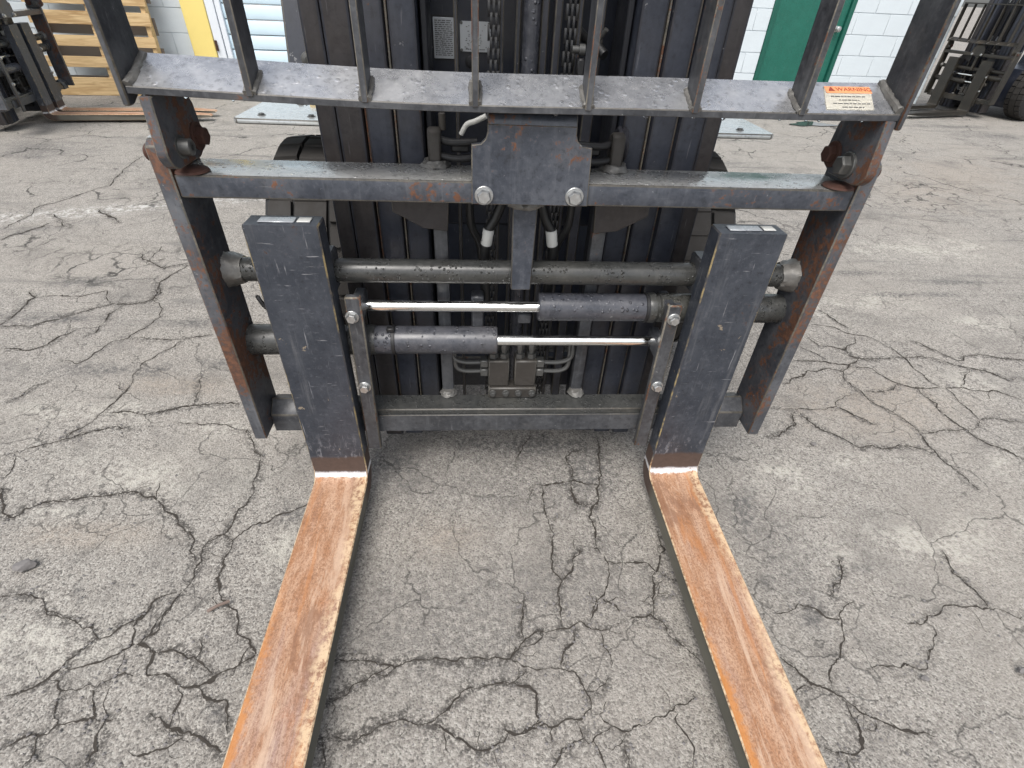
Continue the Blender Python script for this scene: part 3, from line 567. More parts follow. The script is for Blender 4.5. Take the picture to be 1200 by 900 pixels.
for line in CRACKS.split('\n'):
    P = np.array([[float(t) for t in q.split(',')] for q in line.split()])
    sub = []
    for a, b in zip(P[:-1], P[1:]):
        L = np.hypot(*(b-a)); n = max(1, int(L/.011))
        for k in range(n): sub.append(a+(b-a)*k/n)
    sub.append(P[-1]); sub = np.array(sub)
    cy_ = P[:, 1].mean(); far = max(0, cy_-.2)
    sub[1:-1] += rng.normal(0, .0028+.002*far, sub[1:-1].shape)
    wbase = (.0024 + .0012*far)*rng.uniform(.7, 1.25)
    ws = wbase*np.clip(1+.45*np.convolve(rng.normal(0, 1, len(sub)+8), np.ones(9)/3, 'same')[:len(sub)], .72, 2.1)
    ws[0] *= .5; ws[-1] *= .5
    halo = rng.uniform(.3, 1.0)
    for i in range(len(sub)-1):
        a, b = sub[i], sub[i+1]; m_ = .03 + .02*far
        i0, i1 = np.searchsorted(xs, [min(a[0], b[0])-m_, max(a[0], b[0])+m_]); j0, j1 = np.searchsorted(ys, [min(a[1], b[1])-m_, max(a[1], b[1])+m_])
        if i1 <= i0 or j1 <= j0: continue
        dx, dy = X[j0:j1, i0:i1]-a[0], Y[j0:j1, i0:i1]-a[1]; e = b-a; t = np.clip((dx*e[0]+dy*e[1])/(e@e+1e-12), 0, 1)
        d = np.hypot(dx-t*e[0], dy-t*e[1]); cell = .0055*.45
        K[j0:j1, i0:i1] = np.maximum(K[j0:j1, i0:i1], np.clip((ws[i]+cell-d)/(2*cell), 0, 1)); SD[j0:j1, i0:i1] = np.maximum(SD[j0:j1, i0:i1], ws[i]-d)
        H[j0:j1, i0:i1] = np.maximum(H[j0:j1, i0:i1], halo*np.clip(1-d/(.015+2.6*ws[i]), 0, 1)**1.2)
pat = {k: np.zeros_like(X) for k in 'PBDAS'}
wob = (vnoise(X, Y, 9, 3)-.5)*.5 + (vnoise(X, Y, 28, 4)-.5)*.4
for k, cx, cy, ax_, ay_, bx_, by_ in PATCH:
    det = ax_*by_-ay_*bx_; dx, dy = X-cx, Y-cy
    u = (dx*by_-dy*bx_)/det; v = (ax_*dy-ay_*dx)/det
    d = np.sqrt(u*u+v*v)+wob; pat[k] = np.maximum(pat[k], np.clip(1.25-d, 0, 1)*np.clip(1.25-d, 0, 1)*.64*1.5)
pat['D'] = np.maximum(pat['D'], .5*np.clip(pat['S']*1.6, 0, 1))  # S: shade between the forks and under the carriage, put into ground colour
lx, ly = X+2.48, Y-1.815; lt = lx*.947+ly*.321; ld = -lx*.321+ly*.947
W = np.clip(1.3-np.abs(ld)/.085, 0, 1)*((lt > -3) & (lt < 2.6))*np.clip(1.1-np.abs(lt)*.28, 0, 1)
Z = (vnoise(X, Y, 2.2, 1)-.5)*.006 + (vnoise(X, Y, 25, 2)-.5)*.0022
Z *= np.clip(1-(np.hypot(X, Y)-6)/6, 0, 1); Z -= H*.0012
Z -= .003
me = bpy.data.meshes.new('ground')
vid = np.arange(nx*ny).reshape(ny, nx)
quads = np.stack([vid[:-1, :-1], vid[:-1, 1:], vid[1:, 1:], vid[1:, :-1]], -1).reshape(-1, 4).astype(np.int32)
me.vertices.add(nx*ny); me.vertices.foreach_set('co', np.stack([X, Y, Z], -1).astype(np.float32).ravel())
me.loops.add(quads.size); me.loops.foreach_set('vertex_index', quads.ravel())
me.polygons.add(len(quads)); me.polygons.foreach_set('loop_start', np.arange(0, quads.size, 4, dtype=np.int32)); me.polygons.foreach_set('loop_total', np.full(len(quads), 4, np.int32))
me.update(calc_edges=True)
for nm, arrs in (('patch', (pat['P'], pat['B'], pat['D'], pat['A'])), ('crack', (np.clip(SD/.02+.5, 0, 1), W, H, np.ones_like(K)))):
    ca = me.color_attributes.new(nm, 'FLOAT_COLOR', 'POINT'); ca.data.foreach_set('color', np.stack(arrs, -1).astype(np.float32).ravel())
me.polygons.foreach_set('use_smooth', np.ones(len(quads), bool))
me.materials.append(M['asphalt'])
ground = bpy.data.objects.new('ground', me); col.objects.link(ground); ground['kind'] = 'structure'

# the traced cracks: dirt-filled ragged fissures following the sheet, with short spurs
def ground_z(x, y):
    q = np.array([[x]]), np.array([[y]])
    return float((vnoise(*q, 2.2, 1)[0, 0]-.5)*.006 + (vnoise(*q, 25, 2)[0, 0]-.5)*.0022) - .003
cv, cf = [], []
def fissure(P, w0, far, taper=True):
    step = .0036+.004*far; pts = []
    for a, c in zip(P[:-1], P[1:]):
        n_ = max(1, int(np.hypot(*(c-a))/step))
        for k in range(n_): pts.append(a+(c-a)*k/n_)
    pts.append(P[-1]); pts = np.array(pts); n_ = len(pts)
    if n_ < 3: return pts
    def corr(k):
        e = rng.normal(0, 1, (n_+2*k, 2)); ker = np.hanning(2*k+3)[1:-1]; ker /= np.sqrt((ker**2).sum())
        return np.stack([np.convolve(e[:, i], ker, 'same')[k:k+n_] for i in (0, 1)], 1)
    env = np.minimum(1, np.minimum(np.arange(n_), np.arange(n_)[::-1])/3)[:, None]
    pts = pts + env*(corr(7)*.0030 + corr(2)*.0013 + corr(0)*.0004)*(1+.8*far)
    d = np.gradient(pts, axis=0); d /= np.linalg.norm(d, axis=1)[:, None]+1e-9; nrm = np.stack([-d[:, 1], d[:, 0]], 1)
    wv = w0*np.clip(1+.24*corr(12)[:, 0]+.22*corr(3)[:, 0], .45, 1.8)
    if taper: wv *= np.clip(.35+np.minimum(np.arange(n_), np.arange(n_)[::-1])/12, 0, 1)
    wl = wv*np.clip(1+.42*corr(1)[:, 0]+.3*corr(0)[:, 0], .25, 2.3); wr = wv*np.clip(1+.42*corr(1)[:, 1]+.3*corr(0)[:, 1], .25, 2.3)
    base = len(cv)
    for i in range(n_):
        z = ground_z(*pts[i])
        for q in (pts[i]+nrm[i]*wl[i], pts[i]-nrm[i]*wr[i]): cv.append((q[0], q[1], z+.0006))
    for i in range(n_-1): cf.append((base+2*i, base+2*i+1, base+2*i+3, base+2*i+2))
    return pts
for line in CRACKS.split('\n'):
    P = np.array([[float(t) for t in q.split(',')] for q in line.split()]); far = max(0, P[:, 1].mean()-.2)
    w0 = (.0015+.00075*far)*rng.uniform(.65, 1.3)
    pts = fissure(P, w0, far)
    for k in range(0, len(pts)-4, 20):
        if rng.random() < .38:
            a = pts[k+rng.integers(0, 4)]; th = rng.uniform(0, 6.283); L = rng.uniform(.015, .07)*(1+far)
            q = [a]; 
            for _ in range(3): th += rng.normal(0, .5); q.append(q[-1]+np.array([math.cos(th), math.sin(th)])*L/3)
            fissure(np.array(q), w0*.42, far)
me = bpy.data.meshes.new('pavement_cracks'); me.from_pydata(cv, [], cf); me.materials.append(M['crack']); me.update()
o = bpy.data.objects.new('pavement_cracks', me); col.objects.link(o); o['kind'] = 'structure'

# ------------------------------------------------------------------ block building with yellow jamb, shutter and green door
WANG = math.atan(.08)
bld = thing('block_building', 'pale blue painted block building with green door, yellow jamb and pale shutter behind the forklifts', 'building', (-3.1, 5.42, 0), WANG)
# local: x along the wall, y into the building, outside face at y = 0
WL, WR = -4.5, 8.56
def wall_run(x0, x1, z0=0.0, rows=8):
    MB().box(x0, x1, .0065, .20, -.05, z0+rows*.2032, 'mortar').build('mortar_wall', bld)
    for r in range(rows):
        z = z0+.1016*0+r*.2032-.102; x = x0 - (.203 if r % 2 else 0) ; k = 0
        xx = math.floor((x0)/.4064)*.4064 + (.2032 if r % 2 else 0) - .4064
        while xx < x1:
            a, b = max(xx+.0022, x0), min(xx+.4064-.0022, x1); xx += .4064
            if b-a < .03: continue
            za, zb = max(z+.003, 0.0), z+.2032-.003
            if zb-za < .02: continue
            key = (round(b-a, 3), round(zb-za, 3))
            if key not in BLK:
                o = MB().box(0, b-a, 0, .006, 0, zb-za, 'block', .002, None).build('wall_block', bld); BLK[key] = o; o.location = (a, random.uniform(-.001, .001), za)
            else: inst(BLK[key], 'wall_block', bld, (a, random.uniform(-.0015, .0015), za))
BLK = {}
wall_run(WL, .16); wall_run(5.55, 6.27); wall_run(7.25, WR)
MB().box(WL, WR, .006, .20, 1.53, 4.2, 'upper').build('upper_wall', bld)
MB().box(WL, WR, .25, 6.0, 4.0, 4.2, 'mortar').build('roof', bld)
MB().box(WR-.2, WR-.001, .205, 6.0, -.05, 3.99, 'upper').build('end_wall', bld)
# yellow jamb, white door edge with hinge, roll-up shutter
MB().box(.165, .385, -.035, .20, 0, 1.525, 'yellow', .006).build('door_jamb', bld)
wt_ = MB().box(.388, .47, -.028, .20, 0, 1.525, 'whitetrim', .004).build('door_trim', bld)
MB().box(.392, .412, -.046, -.028, .37, .46, 'rust_bolt', .003).build('hinge', wt_)
MB().box(.475, .525, -.018, .20, 0, 1.525, 'whitetrim', .004).build('shutter_guide', bld)
MB().box(5.50, 5.548, -.018, .20, 0, 1.525, 'whitetrim', .004).build('shutter_guide', bld)
for k in range(12):
    MB().prism([(.03, 0), (.012, .006), (.010, .02), (.010, .110), (.016, .118), (.03, .12)], 'x', .527, 5.498, 'shutter').build('shutter_slat', bld, (0, 0, .008+k*.126))
# green door
fr = MB().box(6.275, 6.325, -.012, .20, 0, 1.525, 'green_frame', .004).build('door_frame', bld)
MB().box(7.195, 7.245, -.012, .20, 0, 1.525, 'green_frame', .004).build('door_frame', bld)
gd = MB().box(6.33, 7.19, .02, .06, .01, 1.525, 'green', .003).build('green_door', bld)
kn = MB().lathe((7.115, .02, .757), (0, -1, 0), [(0, .03), (.008, .03), (.012, .012), (.035, .012), (.042, .026), (.06, .030), (.072, .022), (.075, .008)], 'bolt', 20).build('door_knob', gd)

# ------------------------------------------------------------------ pallet standing on edge against the wall
pal = thing('wooden_pallet', 'pale pine pallet standing on edge against the block wall', 'pallet', (-4.143, 5.011, 0), math.atan(.0994))
pal.rotation_euler[0] = R(-4)
zs_ = [(0, .152), (.235, .088), (.322+.081, .086), (.573, .102), (.724, .088), (.885, .09), (1.05, .12)]
for i, (z, h) in enumerate(zs_):
    MB().box(0, 1.02, 0, .017, 0, h, 'wood', .0015).build('deck_board', pal, (random.uniform(-.012, .012), random.uniform(-.001, .001), z))
for u in (.035, .49, .955): MB().box(u, u+.038, .0185, .108, 0, 1.17, 'wood', .0015).build('stringer', pal)
for z in (.02, .26, .50, .75, 1.0): MB().box(0, 1.02, .1095, .126, 0, .14, 'wood_shaded', .0015).build('back_board', pal, (random.uniform(-.01, .01), 0, z))

# ------------------------------------------------------------------ the forklift, carriage first (x across, y away from the camera, z up)
fk = thing('forklift', 'dark blue-black forklift close by, with rusty lowered forks and wet load backrest', 'forklift')
bolt0 = MB().hex((0, 0, 0), (0, -1, 0), .0105, .010, 'bolt', .0135)
def bolt(parent, x, y, z, s=1.0, mat='bolt', d=(0, -1, 0)):
    return MB().hex((0, 0, 0), d, .0105*s, .010*s, mat, .0135*s).build('bolt', parent, (x, y, z))
# side plates
for sx in (-1, 1):
    xi, xo = sx*.557, sx*.583
    p = MB().prism([(0, .204), (.104, .204), (.104, .80), (.080, .824), (.012, .824), (0, .815)], 'x', min(xi, xo), max(xi, xo), 'paint_rusty', .0022, 'edge', 1).build('side_plate', fk)
    MB().box(min(xi, xo)+.003, max(xi, xo)-.003, .012, .095, .8235, .8262, 'step', .001).build('wear_pad', p)
# crossbar with its wet top
cb_ = MB().box(-.557, .557, .004, .100, .738, .774, 'paint_front', .003, 'edge_dark', 2, top='wet_top').build('crossbar', fk)
# centre bracket with rolled top edge
zt = [(-.094, .742), (.097, .742), (.0935, .832), (.078, .834), (.070, .841), (.067, .850), (.067, .862), (-.069, .862), (-.069, .850), (-.072, .841), (-.079, .834), (-.0935, .832)]
br = MB().prism(zt, 'y', -.009, .0035, 'paint_front', .0014, 'edge', 1, capbev=True)
arc = [(-.009+.020*(1-math.cos(t)), .862+.018*math.sin(t)) for t in [i*math.pi/2/7 for i in range(8)]]
inn = [(-.009+.0125+.0075*(1-math.cos(t))+.0, .862+.0055*math.sin(t)) for t in [i*math.pi/2/7 for i in range(8)]]
br.prism([(p[0]-.0005, p[1]) for p in arc] + [(.055, .880), (.055, .8675)] + inn[::-1], 'x', -.0685, .0665, 'paint_front', .0012, 'edge', 1, capbev=True)
br = br.build('centre_bracket', fk)
bolt(br, -.074, -.009, .757, 1.12); bolt(br, .0735, -.009, .758, 1.12)
MB().prism([(-.024, .736), (.020, .736), (.0165, .566), (-.0215, .566)], 'y', .030, .046, 'paint_front', .002, 'edge_dark', 1).build('hanger_strap', fk)
# weld bead under crossbar
MB().tube([(-.030, .030, .733), (-.01, .026, .728), (.01, .026, .729), (.027, .030, .733)], .007, 'weld', 8).build('weld_bead', fk)
# fork shaft, sideshift cylinders and rods
sh = MB().cyl((-.557, .078, .580), (.557, .078, .580), .0232, 'shaft', 32, 0).build('fork_shaft', fk)
def lumpy(x0, x1, y, z, r0, r1, mat='weld'):
    b_ = MB(); rr = []
    for i in range(5):
        t = i/4; x = x0+(x1-x0)*t; rb = r0+(r1-r0)*t
        rr.append([(x+random.uniform(-.0012, .0012), y+math.cos(a)*(rb+random.uniform(-.0018, .0022)), z+math.sin(a)*(rb+random.uniform(-.0018, .0022))) for a in [2*math.pi*k/28 for k in range(28)]])
    return b_.rings(rr, mat)
lumpy(-.557, -.527, .078, .580, .034, .0245).build('weld_bead', sh); lumpy(.557, .527, .078, .580, .034, .0245).build('weld_bead', sh)
uc = MB().cyl((.040, .078, .503), (.282, .078, .503), .029, 'cylinder', 32, .002).build('hydraulic_cylinder', fk)
MB().lathe((.282, .078, .503), (1, 0, 0), [(-.012, .0305), (-.008, .0315), (.002, .0315), (.003, .027), (.01, .027), (.012, .0305), (.05, .0308), (.275, .031)], 'shaft', 28).build('cylinder_sleeve', uc)
MB().cyl((.040, .078, .503), (-.325, .078, .503), .0117, 'chrome', 28, 0).build('piston_rod', uc)
MB().lathe((.262, .078, .503), (1, 0, 0), [(0, .0296), (.001, .0312), (.006, .0312), (.007, .0296)], 'black', 28).build('hose_clamp', uc)
lc = MB().cyl((-.312, .078, .420), (-.043, .078, .420), .030, 'cylinder', 32, .002).build('hydraulic_cylinder', fk)
MB().lathe((-.312, .078, .420), (-1, 0, 0), [(-.012, .0312), (.0, .0322), (.01, .0322), (.245, .0325)], 'shaft', 28).build('cylinder_sleeve', lc)
MB().cyl((-.043, .078, .420), (.325, .078, .420), .0117, 'chrome', 28, 0).build('piston_rod', lc)
MB().lathe((-.266, .078, .420), (1, 0, 0), [(0, .0305), (.001, .0322), (.007, .0322), (.008, .0305)], 'black', 28).build('hose_clamp', lc)
MB().box(-.274, -.258, .060, .072, .449, .458, 'black', .002).build('clamp_screw', lc)
MB().box(-.098, -.072, .088, .118, .446, .52, 'paint', .003).build('cylinder_bracket', fk)
MB().box(.0, .03, .095, .12, .45, .474, 'paint', .003).build('cylinder_bracket', fk)
# lower rail (lip in front of a channel) and its end blocks
lr = MB().box(-.470, .470, .050, .105, .190, .246, 'shaft', .0025, 'edge_dark', 1).box(-.40, .40, .0455, .0498, .182, .232, 'paint', .0015, 'edge_dark', 1).build('lower_rail', fk)
for sx in (-1, 1):
    MB().prism([(.045, .185), (.105, .185), (.105, .25), (.075, .262), (.045, .235)], 'x', min(sx*.471, sx*.556), max(sx*.471, sx*.556), 'paint', .003, 'edge_dark').build('end_block', fk)
# carriage uprights
for x in (-.1555, .153):
    u_ = MB().box(x-.0135, x+.0135, .106, .132, .235, .76, 'paint', .004, None, 2).build('carriage_upright', fk)
    lumpy(0, .012, 0, 0, .020, .014).build('weld_bead', u_, (x, .108, .249)).rotation_euler = (0, R(-90), 0)
    s = 1 if x > 0 else -1
    MB().prism([(x-s*.02, .737), (x+s*.085, .737), (x+s*.085, .69), (x+s*.03, .66), (x-s*.015, .655)], 'y', .109, .121, 'mast_brown', .0015, 'edge_dark').build('gusset_plate', fk, (0, -.016, 0))
# fork hanger strips with two bolts each
for pts, bl in (([(-.3365, .552), (-.306, .552), (-.3135, .149), (-.3445, .149)], ((-.3265, .511), (-.326, .338))), ([(.2925, .54), (.3215, .54), (.3285, .149), (.2965, .149)], ((.3085, .510), (.3125, .338)))):
    s_ = MB().prism(pts, 'y', .020, .036, 'paint', .003, 'edge', 1).build('fork_hanger', fk)
    for x, z in bl: bolt(s_, x, .020, z, .98)
    MB().box(pts[0][0]+.004, pts[1][0]-.004, .0365, .105, .49, .53, 'paint', .003).build('rod_clevis', s_); MB().box(pts[0][0]+.004, pts[1][0]-.004, .0365, .105, .40, .44, 'paint', .003).build('rod_clevis', s_)
# forks
def fork_mesh():
    t, zt_, zb_ = .045, .697, .075
    out = [(0.0, zt_)]                      # front of the shank (y), down to the heel fillet, out along the blade
    rf = .024
    out.append((0.0, .16)); out.append((0.0, zb_+rf))
    for k in range(1, 7): a = k/6*math.pi/2; out.append((-rf+rf*math.cos(a), zb_+rf-rf*math.sin(a)))
    for y in (-.10, -.3, -.6, -.9): out.append((y, zb_-.0*y))
    out += [(-1.06, zb_-.010), (-1.072, zb_-.018), (-1.06, zb_-.026), (-.9, zb_-t+.006), (-.5, zb_-t), (-.02, zb_-t)]
    ro = .055
    for k in range(0, 7): a = k/6*math.pi/2; out.append((t-ro+ro*math.sin(a), zb_-t+ro-ro*math.cos(a)))
    out += [(t, .25), (t, zt_)]
    b_ = MB(); w = .0625
    b_.prism(out, 'x', -w, w, 'fork', .0024, 'fork_edge', 1, capbev=True)
    for v in b_.bm.verts:
        if v.co.y < -.93: v.co.x *= 1-.45*((-.93-v.co.y)/.14)**1.5
    return b_
def fork_at(xc, zoff=0):
    f = fork_mesh().build('fork', fk, (xc, 0, zoff), 25)
    MB().box(-.058, .058, .0455, .105, .545, .62, 'paint', .004).build('fork_eye', f)
    MB().box(-.058, .058, .0455, .07, .20, .26, 'paint', .004).build('fork_hook', f)
    pl = MB().box(-.040, .020, .012, .034, .6975, .6990, 'plate', .0006).build('stamp_plate', f)
    MB().box(.024, .046, .014, .034, .6975, .6992, 'white', .0006).build('paper_tag', f)
    return f
fork_l = fork_at(-.4133); fork_r = fork_at(.4044)
MB().tube([(-.513, .078, .50), (-.508, .052, .535), (-.497, .048, .515), (-.4795, .05, .50)], .004, 'hose', 6).build('spring_clip', fk)
# load backrest
LB = MB(); n = 24; prof = [(-.030, -.0105), (-.030, -.0005), (.037, .0315), (.037, .020)]
rg = []
for i in range(n+1):
    x = -.5595+1.108*i/n; z = .891+.0075*(x/.56)**2+.0012*math.sin(x*9)
    rg.append([(x, y, z+dz) for y, dz in prof])
LB.rings(rg, 'wet')
for f in LB.bm.faces:
    f.normal_update()
    if f.normal.y < -.9 or f.normal.z < -.3: f.material_index = LB.mi('paint')
bes = [e for e in LB.bm.edges if abs(e.verts[0].co.x-e.verts[1].co.x) > .01 and e.verts[0].co.y < 0]
bmesh.ops.bevel(LB.bm, geom=bes, offset=.0012, segments=1, affect='EDGES', material=LB.mi('edge_dark'))
bb = LB.build('backrest_bar', fk, ang=25)
posts = []
for sx in (-1, 1):
    xi, xo = ((-.560, -.5695) if sx < 0 else (.549, .558))
    p_ = MB().prism([(-.034, .875), (-.020, .875), (.037, .905), (.037, 1.32), (-.034, 1.32)], 'x', min(xi, xo), max(xi, xo), 'paint', .002, 'edge', 1).build('backrest_post', fk); posts.append(p_)
    wb = MB(); wb.tube([(xi-sx*.004, .036, .928), (xi-sx*.005, .01, .9165), (xi-sx*.005, -.015, .906), (xi-sx*.004, -.03, .9)], .0065, 'weld', 8); wb.build('weld_bead', p_)
for x in (-.397, -.2415, -.087, .0755, .2335, .395):
    z = .891+.0075*(x/.56)**2
    b_ = MB().prism([(-.0325, z-.004), (-.0325, 1.32), (.012, 1.32), (.012, z+.022), (-.02, z+.004)], 'x', x-.0048, x+.0048, 'paint', .0013, 'edge', 1).build('backrest_bar', fk)
    wb = MB(); s = random.choice((-1, 1))
    wb.tube([(x+.0055, .012, z+.021), (x+.0065, 0, z+.0155), (x+.006, -.018, z+.007), (x+.005, -.031, z+.001)], .0038, 'weld', 7); wb.tube([(x-.0055, .012, z+.021), (x-.0065, 0, z+.0155), (x-.006, -.018, z+.007), (x-.005, -.031, z+.001)], .0038, 'weld', 7)
    wb.build('weld_bead', b_, kind='stuff')
MB().box(-.5695, .558, -.034, .02, 1.321, 1.335, 'paint', .002, 'edge_dark').build('backrest_top', fk)
# lugs that carry the backrest
for sx in (-1, 1):
    xa, xb = sx*.530, sx*.546
    pr = [(-.033, .8865), (-.040, .818)] + [(-.012+.030*math.cos(a)*1.0, .818+.030*math.sin(a)) for a in [math.pi*(1.05+.40*k/5) for k in range(6)]] + [(.055, .788), (.082, .800), (.086, .815), (.080, .862), (.055, .905)]
    lg = MB().prism(pr, 'x', min(xa, xb), max(xa, xb), 'paint_rusty', .0018, 'edge', 1, capbev=True).build('backrest_lug', fk)
    d = (-sx, 0, 0)
    if sx < 0:
        MB().lathe((-.530, .003, .815), (1, 0, 0), [(0, .017), (.001, .017), (.0012, .0125), (.0155, .0115), (.017, .0095), (.017, .004), (.012, .004), (.012, .0001)], 'dark_bolt', 24).build('bolt', lg)
    else: MB().hex((.530, .012, .812), d, .016, .014, 'dark_bolt', .021).build('bolt', lg)
    MB().hex((xa, .060, .818), d, .0145, .012, 'rust_bolt', .021).build('bolt', lg)
    MB().lathe((sx*.583, .028, .800), (sx, 0, 0), [(0, .013), (.012, .013), (.015, .010)], 'rust_bolt', 16).build('plate_bolt', fk)
    MB().lathe((sx*.534, .02, .7755), (0, 0, 1), [(0, .026), (.003, .024), (.006, .015)], 'rust_bolt', 18).build('rust_washer', fk)
# water standing on the bar and hanging beneath it
wd = MB()
def drop(p, r, sq, up=True, nn=8):
    prof_ = [(0, 1.0), (.35, .93), (.7, .6), (1.0, .05)]
    wd.lathe(p, (0, -.42, .9) if up else (0, 0, -1), [(h*r*sq, q*r) for h, q in prof_], 'water', nn)
for _ in range(60):
    x = random.uniform(-.55, .55); t = random.random()
    if min(abs(x-b) for b in (-.397, -.2415, -.087, .0755, .2335, .395)) < .009: continue
    y = -.027+.062*t; z = .891+.0075*(x/.56)**2+.0012*math.sin(x*9) - .0005 + (y+.030)*.032/.067
    drop((x, y, z), random.uniform(.0006, .0016)*(.5+.7*random.random()), random.uniform(.25, .45))
for x in (-.535, -.49, -.425, -.33, -.30, -.14, .03, .17, .24, .285, .36, .41, .435, .49, .515): drop((x+random.uniform(-.01, .01), -.026, .8835+.0075*(x/.56)**2), random.uniform(.0028, .0042), 1.5, False, 10)
wd.build('water_drops', fk, kind='stuff')
# warning label on the bar
lb_root = None
def on_bar(x, t): return (x, -.030+.067*t, .8908+.0075*(x/.56)**2+.0012*math.sin(x*9) - .0005+.032*t)
lbm = MB(); V = []
xs0, xs1 = .448, .522
for i in range(5):
    for j in range(3):
        x = xs0+(xs1-xs0)*i/4+ (.012*(j/2) if i < 4 else .012*(j/2)) - .012; p = on_bar(x+.0, .12+.72*j/2); V.append(lbm.bm.verts.new((p[0], p[1], p[2]+.0011)))
for i in range(4):
    for j in range(2):
        f = lbm.bm.faces.new([V[i*3+j], V[(i+1)*3+j], V[(i+1)*3+j+1], V[i*3+j+1]]); f.material_index = lbm.mi('label_white')
bmesh.ops.solidify(lbm.bm, geom=lbm.bm.faces[:], thickness=.0006)
lab = lbm.build('warning_label', bb)
ang_b = math.atan2(.032, .067)
def on_label(o, x, t, dz=.0014):
    p = on_bar(x, t); o.location = (p[0], p[1], p[2]+dz); o.rotation_euler = (ang_b, math.radians(-.9), 0); o.parent = bb
def quad(name, w_, h_, m, parent, th=.0003):
    return MB().box(0, w_, 0, h_, 0, th, m).build(name, parent)
o = quad('orange_band', .0725, .0155, 'label_orange', bb); on_label(o, .4475, .62, .0016)
def text(name, body, size, m, parent):
    cu = bpy.data.curves.new(name, 'FONT'); cu.body = body; cu.size = size; cu.extrude = .00012
    t = bpy.data.objects.new(name, cu); col.objects.link(t); dg = bpy.context.evaluated_depsgraph_get(); me = bpy.data.meshes.new_from_object(t.evaluated_get(dg))
    bpy.data.objects.remove(t); me.materials.clear(); me.materials.append(M[m]); o = bpy.data.objects.new(name, me); col.objects.link(o); o.parent = parent; return o
o = text('warning_text', 'WARNING', .0118, 'label_red', bb); on_label(o, .464, .68, .0021); o['kind'] = 'stuff'
o = MB().prism([(0, 0), (.011, 0), (.0055, .0105)], 'z', 0, .0003, 'label_red').build('warning_triangle', bb); on_label(o, .4515, .675, .0019)
ln = MB()
for k, (x0, wd_) in enumerate(((.006, .054), (.016, .032), (.004, .058), (.016, .034))):
    x = x0
    while x < x0+wd_:
        w_ = random.uniform(.003, .009); ln.box(x, min(x+w_, x0+wd_), -k*.0082, -k*.0082+.0014, 0, .0002, 'print'); x += w_+.0016
o = ln.build('label_print', bb, kind='stuff'); on_label(o, .4455, .50, .0019)

# ------------------------------------------------------------------ mast
def rail(x, w_, y0, y1, m='mast', nm='mast_rail'):
    return MB().box(x-w_/2, x+w_/2, y0, y1, .06, 2.15, m, .0045, 'mast', 2).build(nm, fk)
for sx in (-1, 1):
    rail(sx*.3515, .034, .172, .325, 'mast_brown'); rail(sx*.3085, .0455, .160, .315, 'mast_brown' if sx < 0 else 'mast_blue'); rail(sx*.2575, .0455, .164, .305, 'mast_blue'); rail(sx*.2055, .0455, .170, .295, 'mast_blue')
    for xx in (.3325, .2835, .2325): MB().box(min(sx*xx, sx*(xx-.0035)), max(sx*xx, sx*(xx-.0035)), .170, .20, .07, 2.14, 'edge', .001).build('rail_lip', fk)
    MB().box(min(sx*.19, sx*.362), max(sx*.19, sx*.362), .24, .29, .07, 2.14, 'mast_dark').build('mast_gap_backing', fk)  # added dark backing, puts shade into the gaps between the rails
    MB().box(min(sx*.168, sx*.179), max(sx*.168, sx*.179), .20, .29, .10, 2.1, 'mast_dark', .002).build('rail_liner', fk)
for z in (.12, 1.25, 2.08): MB().box(-.36, .36, .296, .326, z, z+.10, 'mast', .004, 'edge_dark').build('mast_crossmember', fk)
# inside the mast: lift cylinder, guide bars, chains, hoses
MB().cyl((.0115, .25, .12), (.0115, .25, 1.9), .0150, 'cylinder', 24, 0).build('lift_cylinder', fk)
for x0, x1, y in ((-.046, -.038, .235), (-.0155, -.006, .262), (.0285, .0425, .255), (.052, .0655, .25), (.0895, .0985, .232), (.118, .140, .24), (-.125, -.118, .23)):
    MB().box(x0, x1, y, y+.03, .13, 1.9, 'mast', .0025, 'edge_dark').build('guide_bar', fk)
for x in (-.056, .0775):
    ch = MB(); zz = .16; k = 0
    while zz < 1.75:
        for dx in ((-.0105, -.0022, .0064) if k % 2 else (-.0064, .0022)):
            ch.prism([(.225+.0068*math.cos(q_)*(1 if abs(math.sin(q_)) > .5 else .9), zz+.0125*math.sin(q_)) for q_ in [2*math.pi*j/8+.39 for j in range(8)]], 'x', x+dx, x+dx+.0038, 'black')
        ch.cyl((x-.0105, .225, zz-.0085), (x+.0105, .225, zz-.0085), .0028, 'dark_bolt', 6, 0); zz += .017; k += 1
    ch.build('lift_chain', fk, kind='stuff')
MB().tube([(.103, .30, .965), (.112, .27, .955), (.122, .225, .950), (.138, .2, .935)], .0085, 'hose', 12).build('hydraulic_hose', fk)
MB().tube([(.122, .225, .950), (.130, .22, .958), (.138, .21, .972)], .0042, 'grey_tube', 12).build('hose_fitting', fk)
MB().lathe((.080, .20, .942), (1, 0, 0), [(0, .006), (.012, .006), (.012, .009), (.022, .009)], 'grey_tube', 12).build('hose_fitting', fk)
MB().box(.090, .104, .19, .21, .90, .93, 'black', .003).build('chain_anchor', fk)
MB().box(.1045, .1135, .182, .186, .872, .894, 'green_tag', .001).build('green_tag', fk)
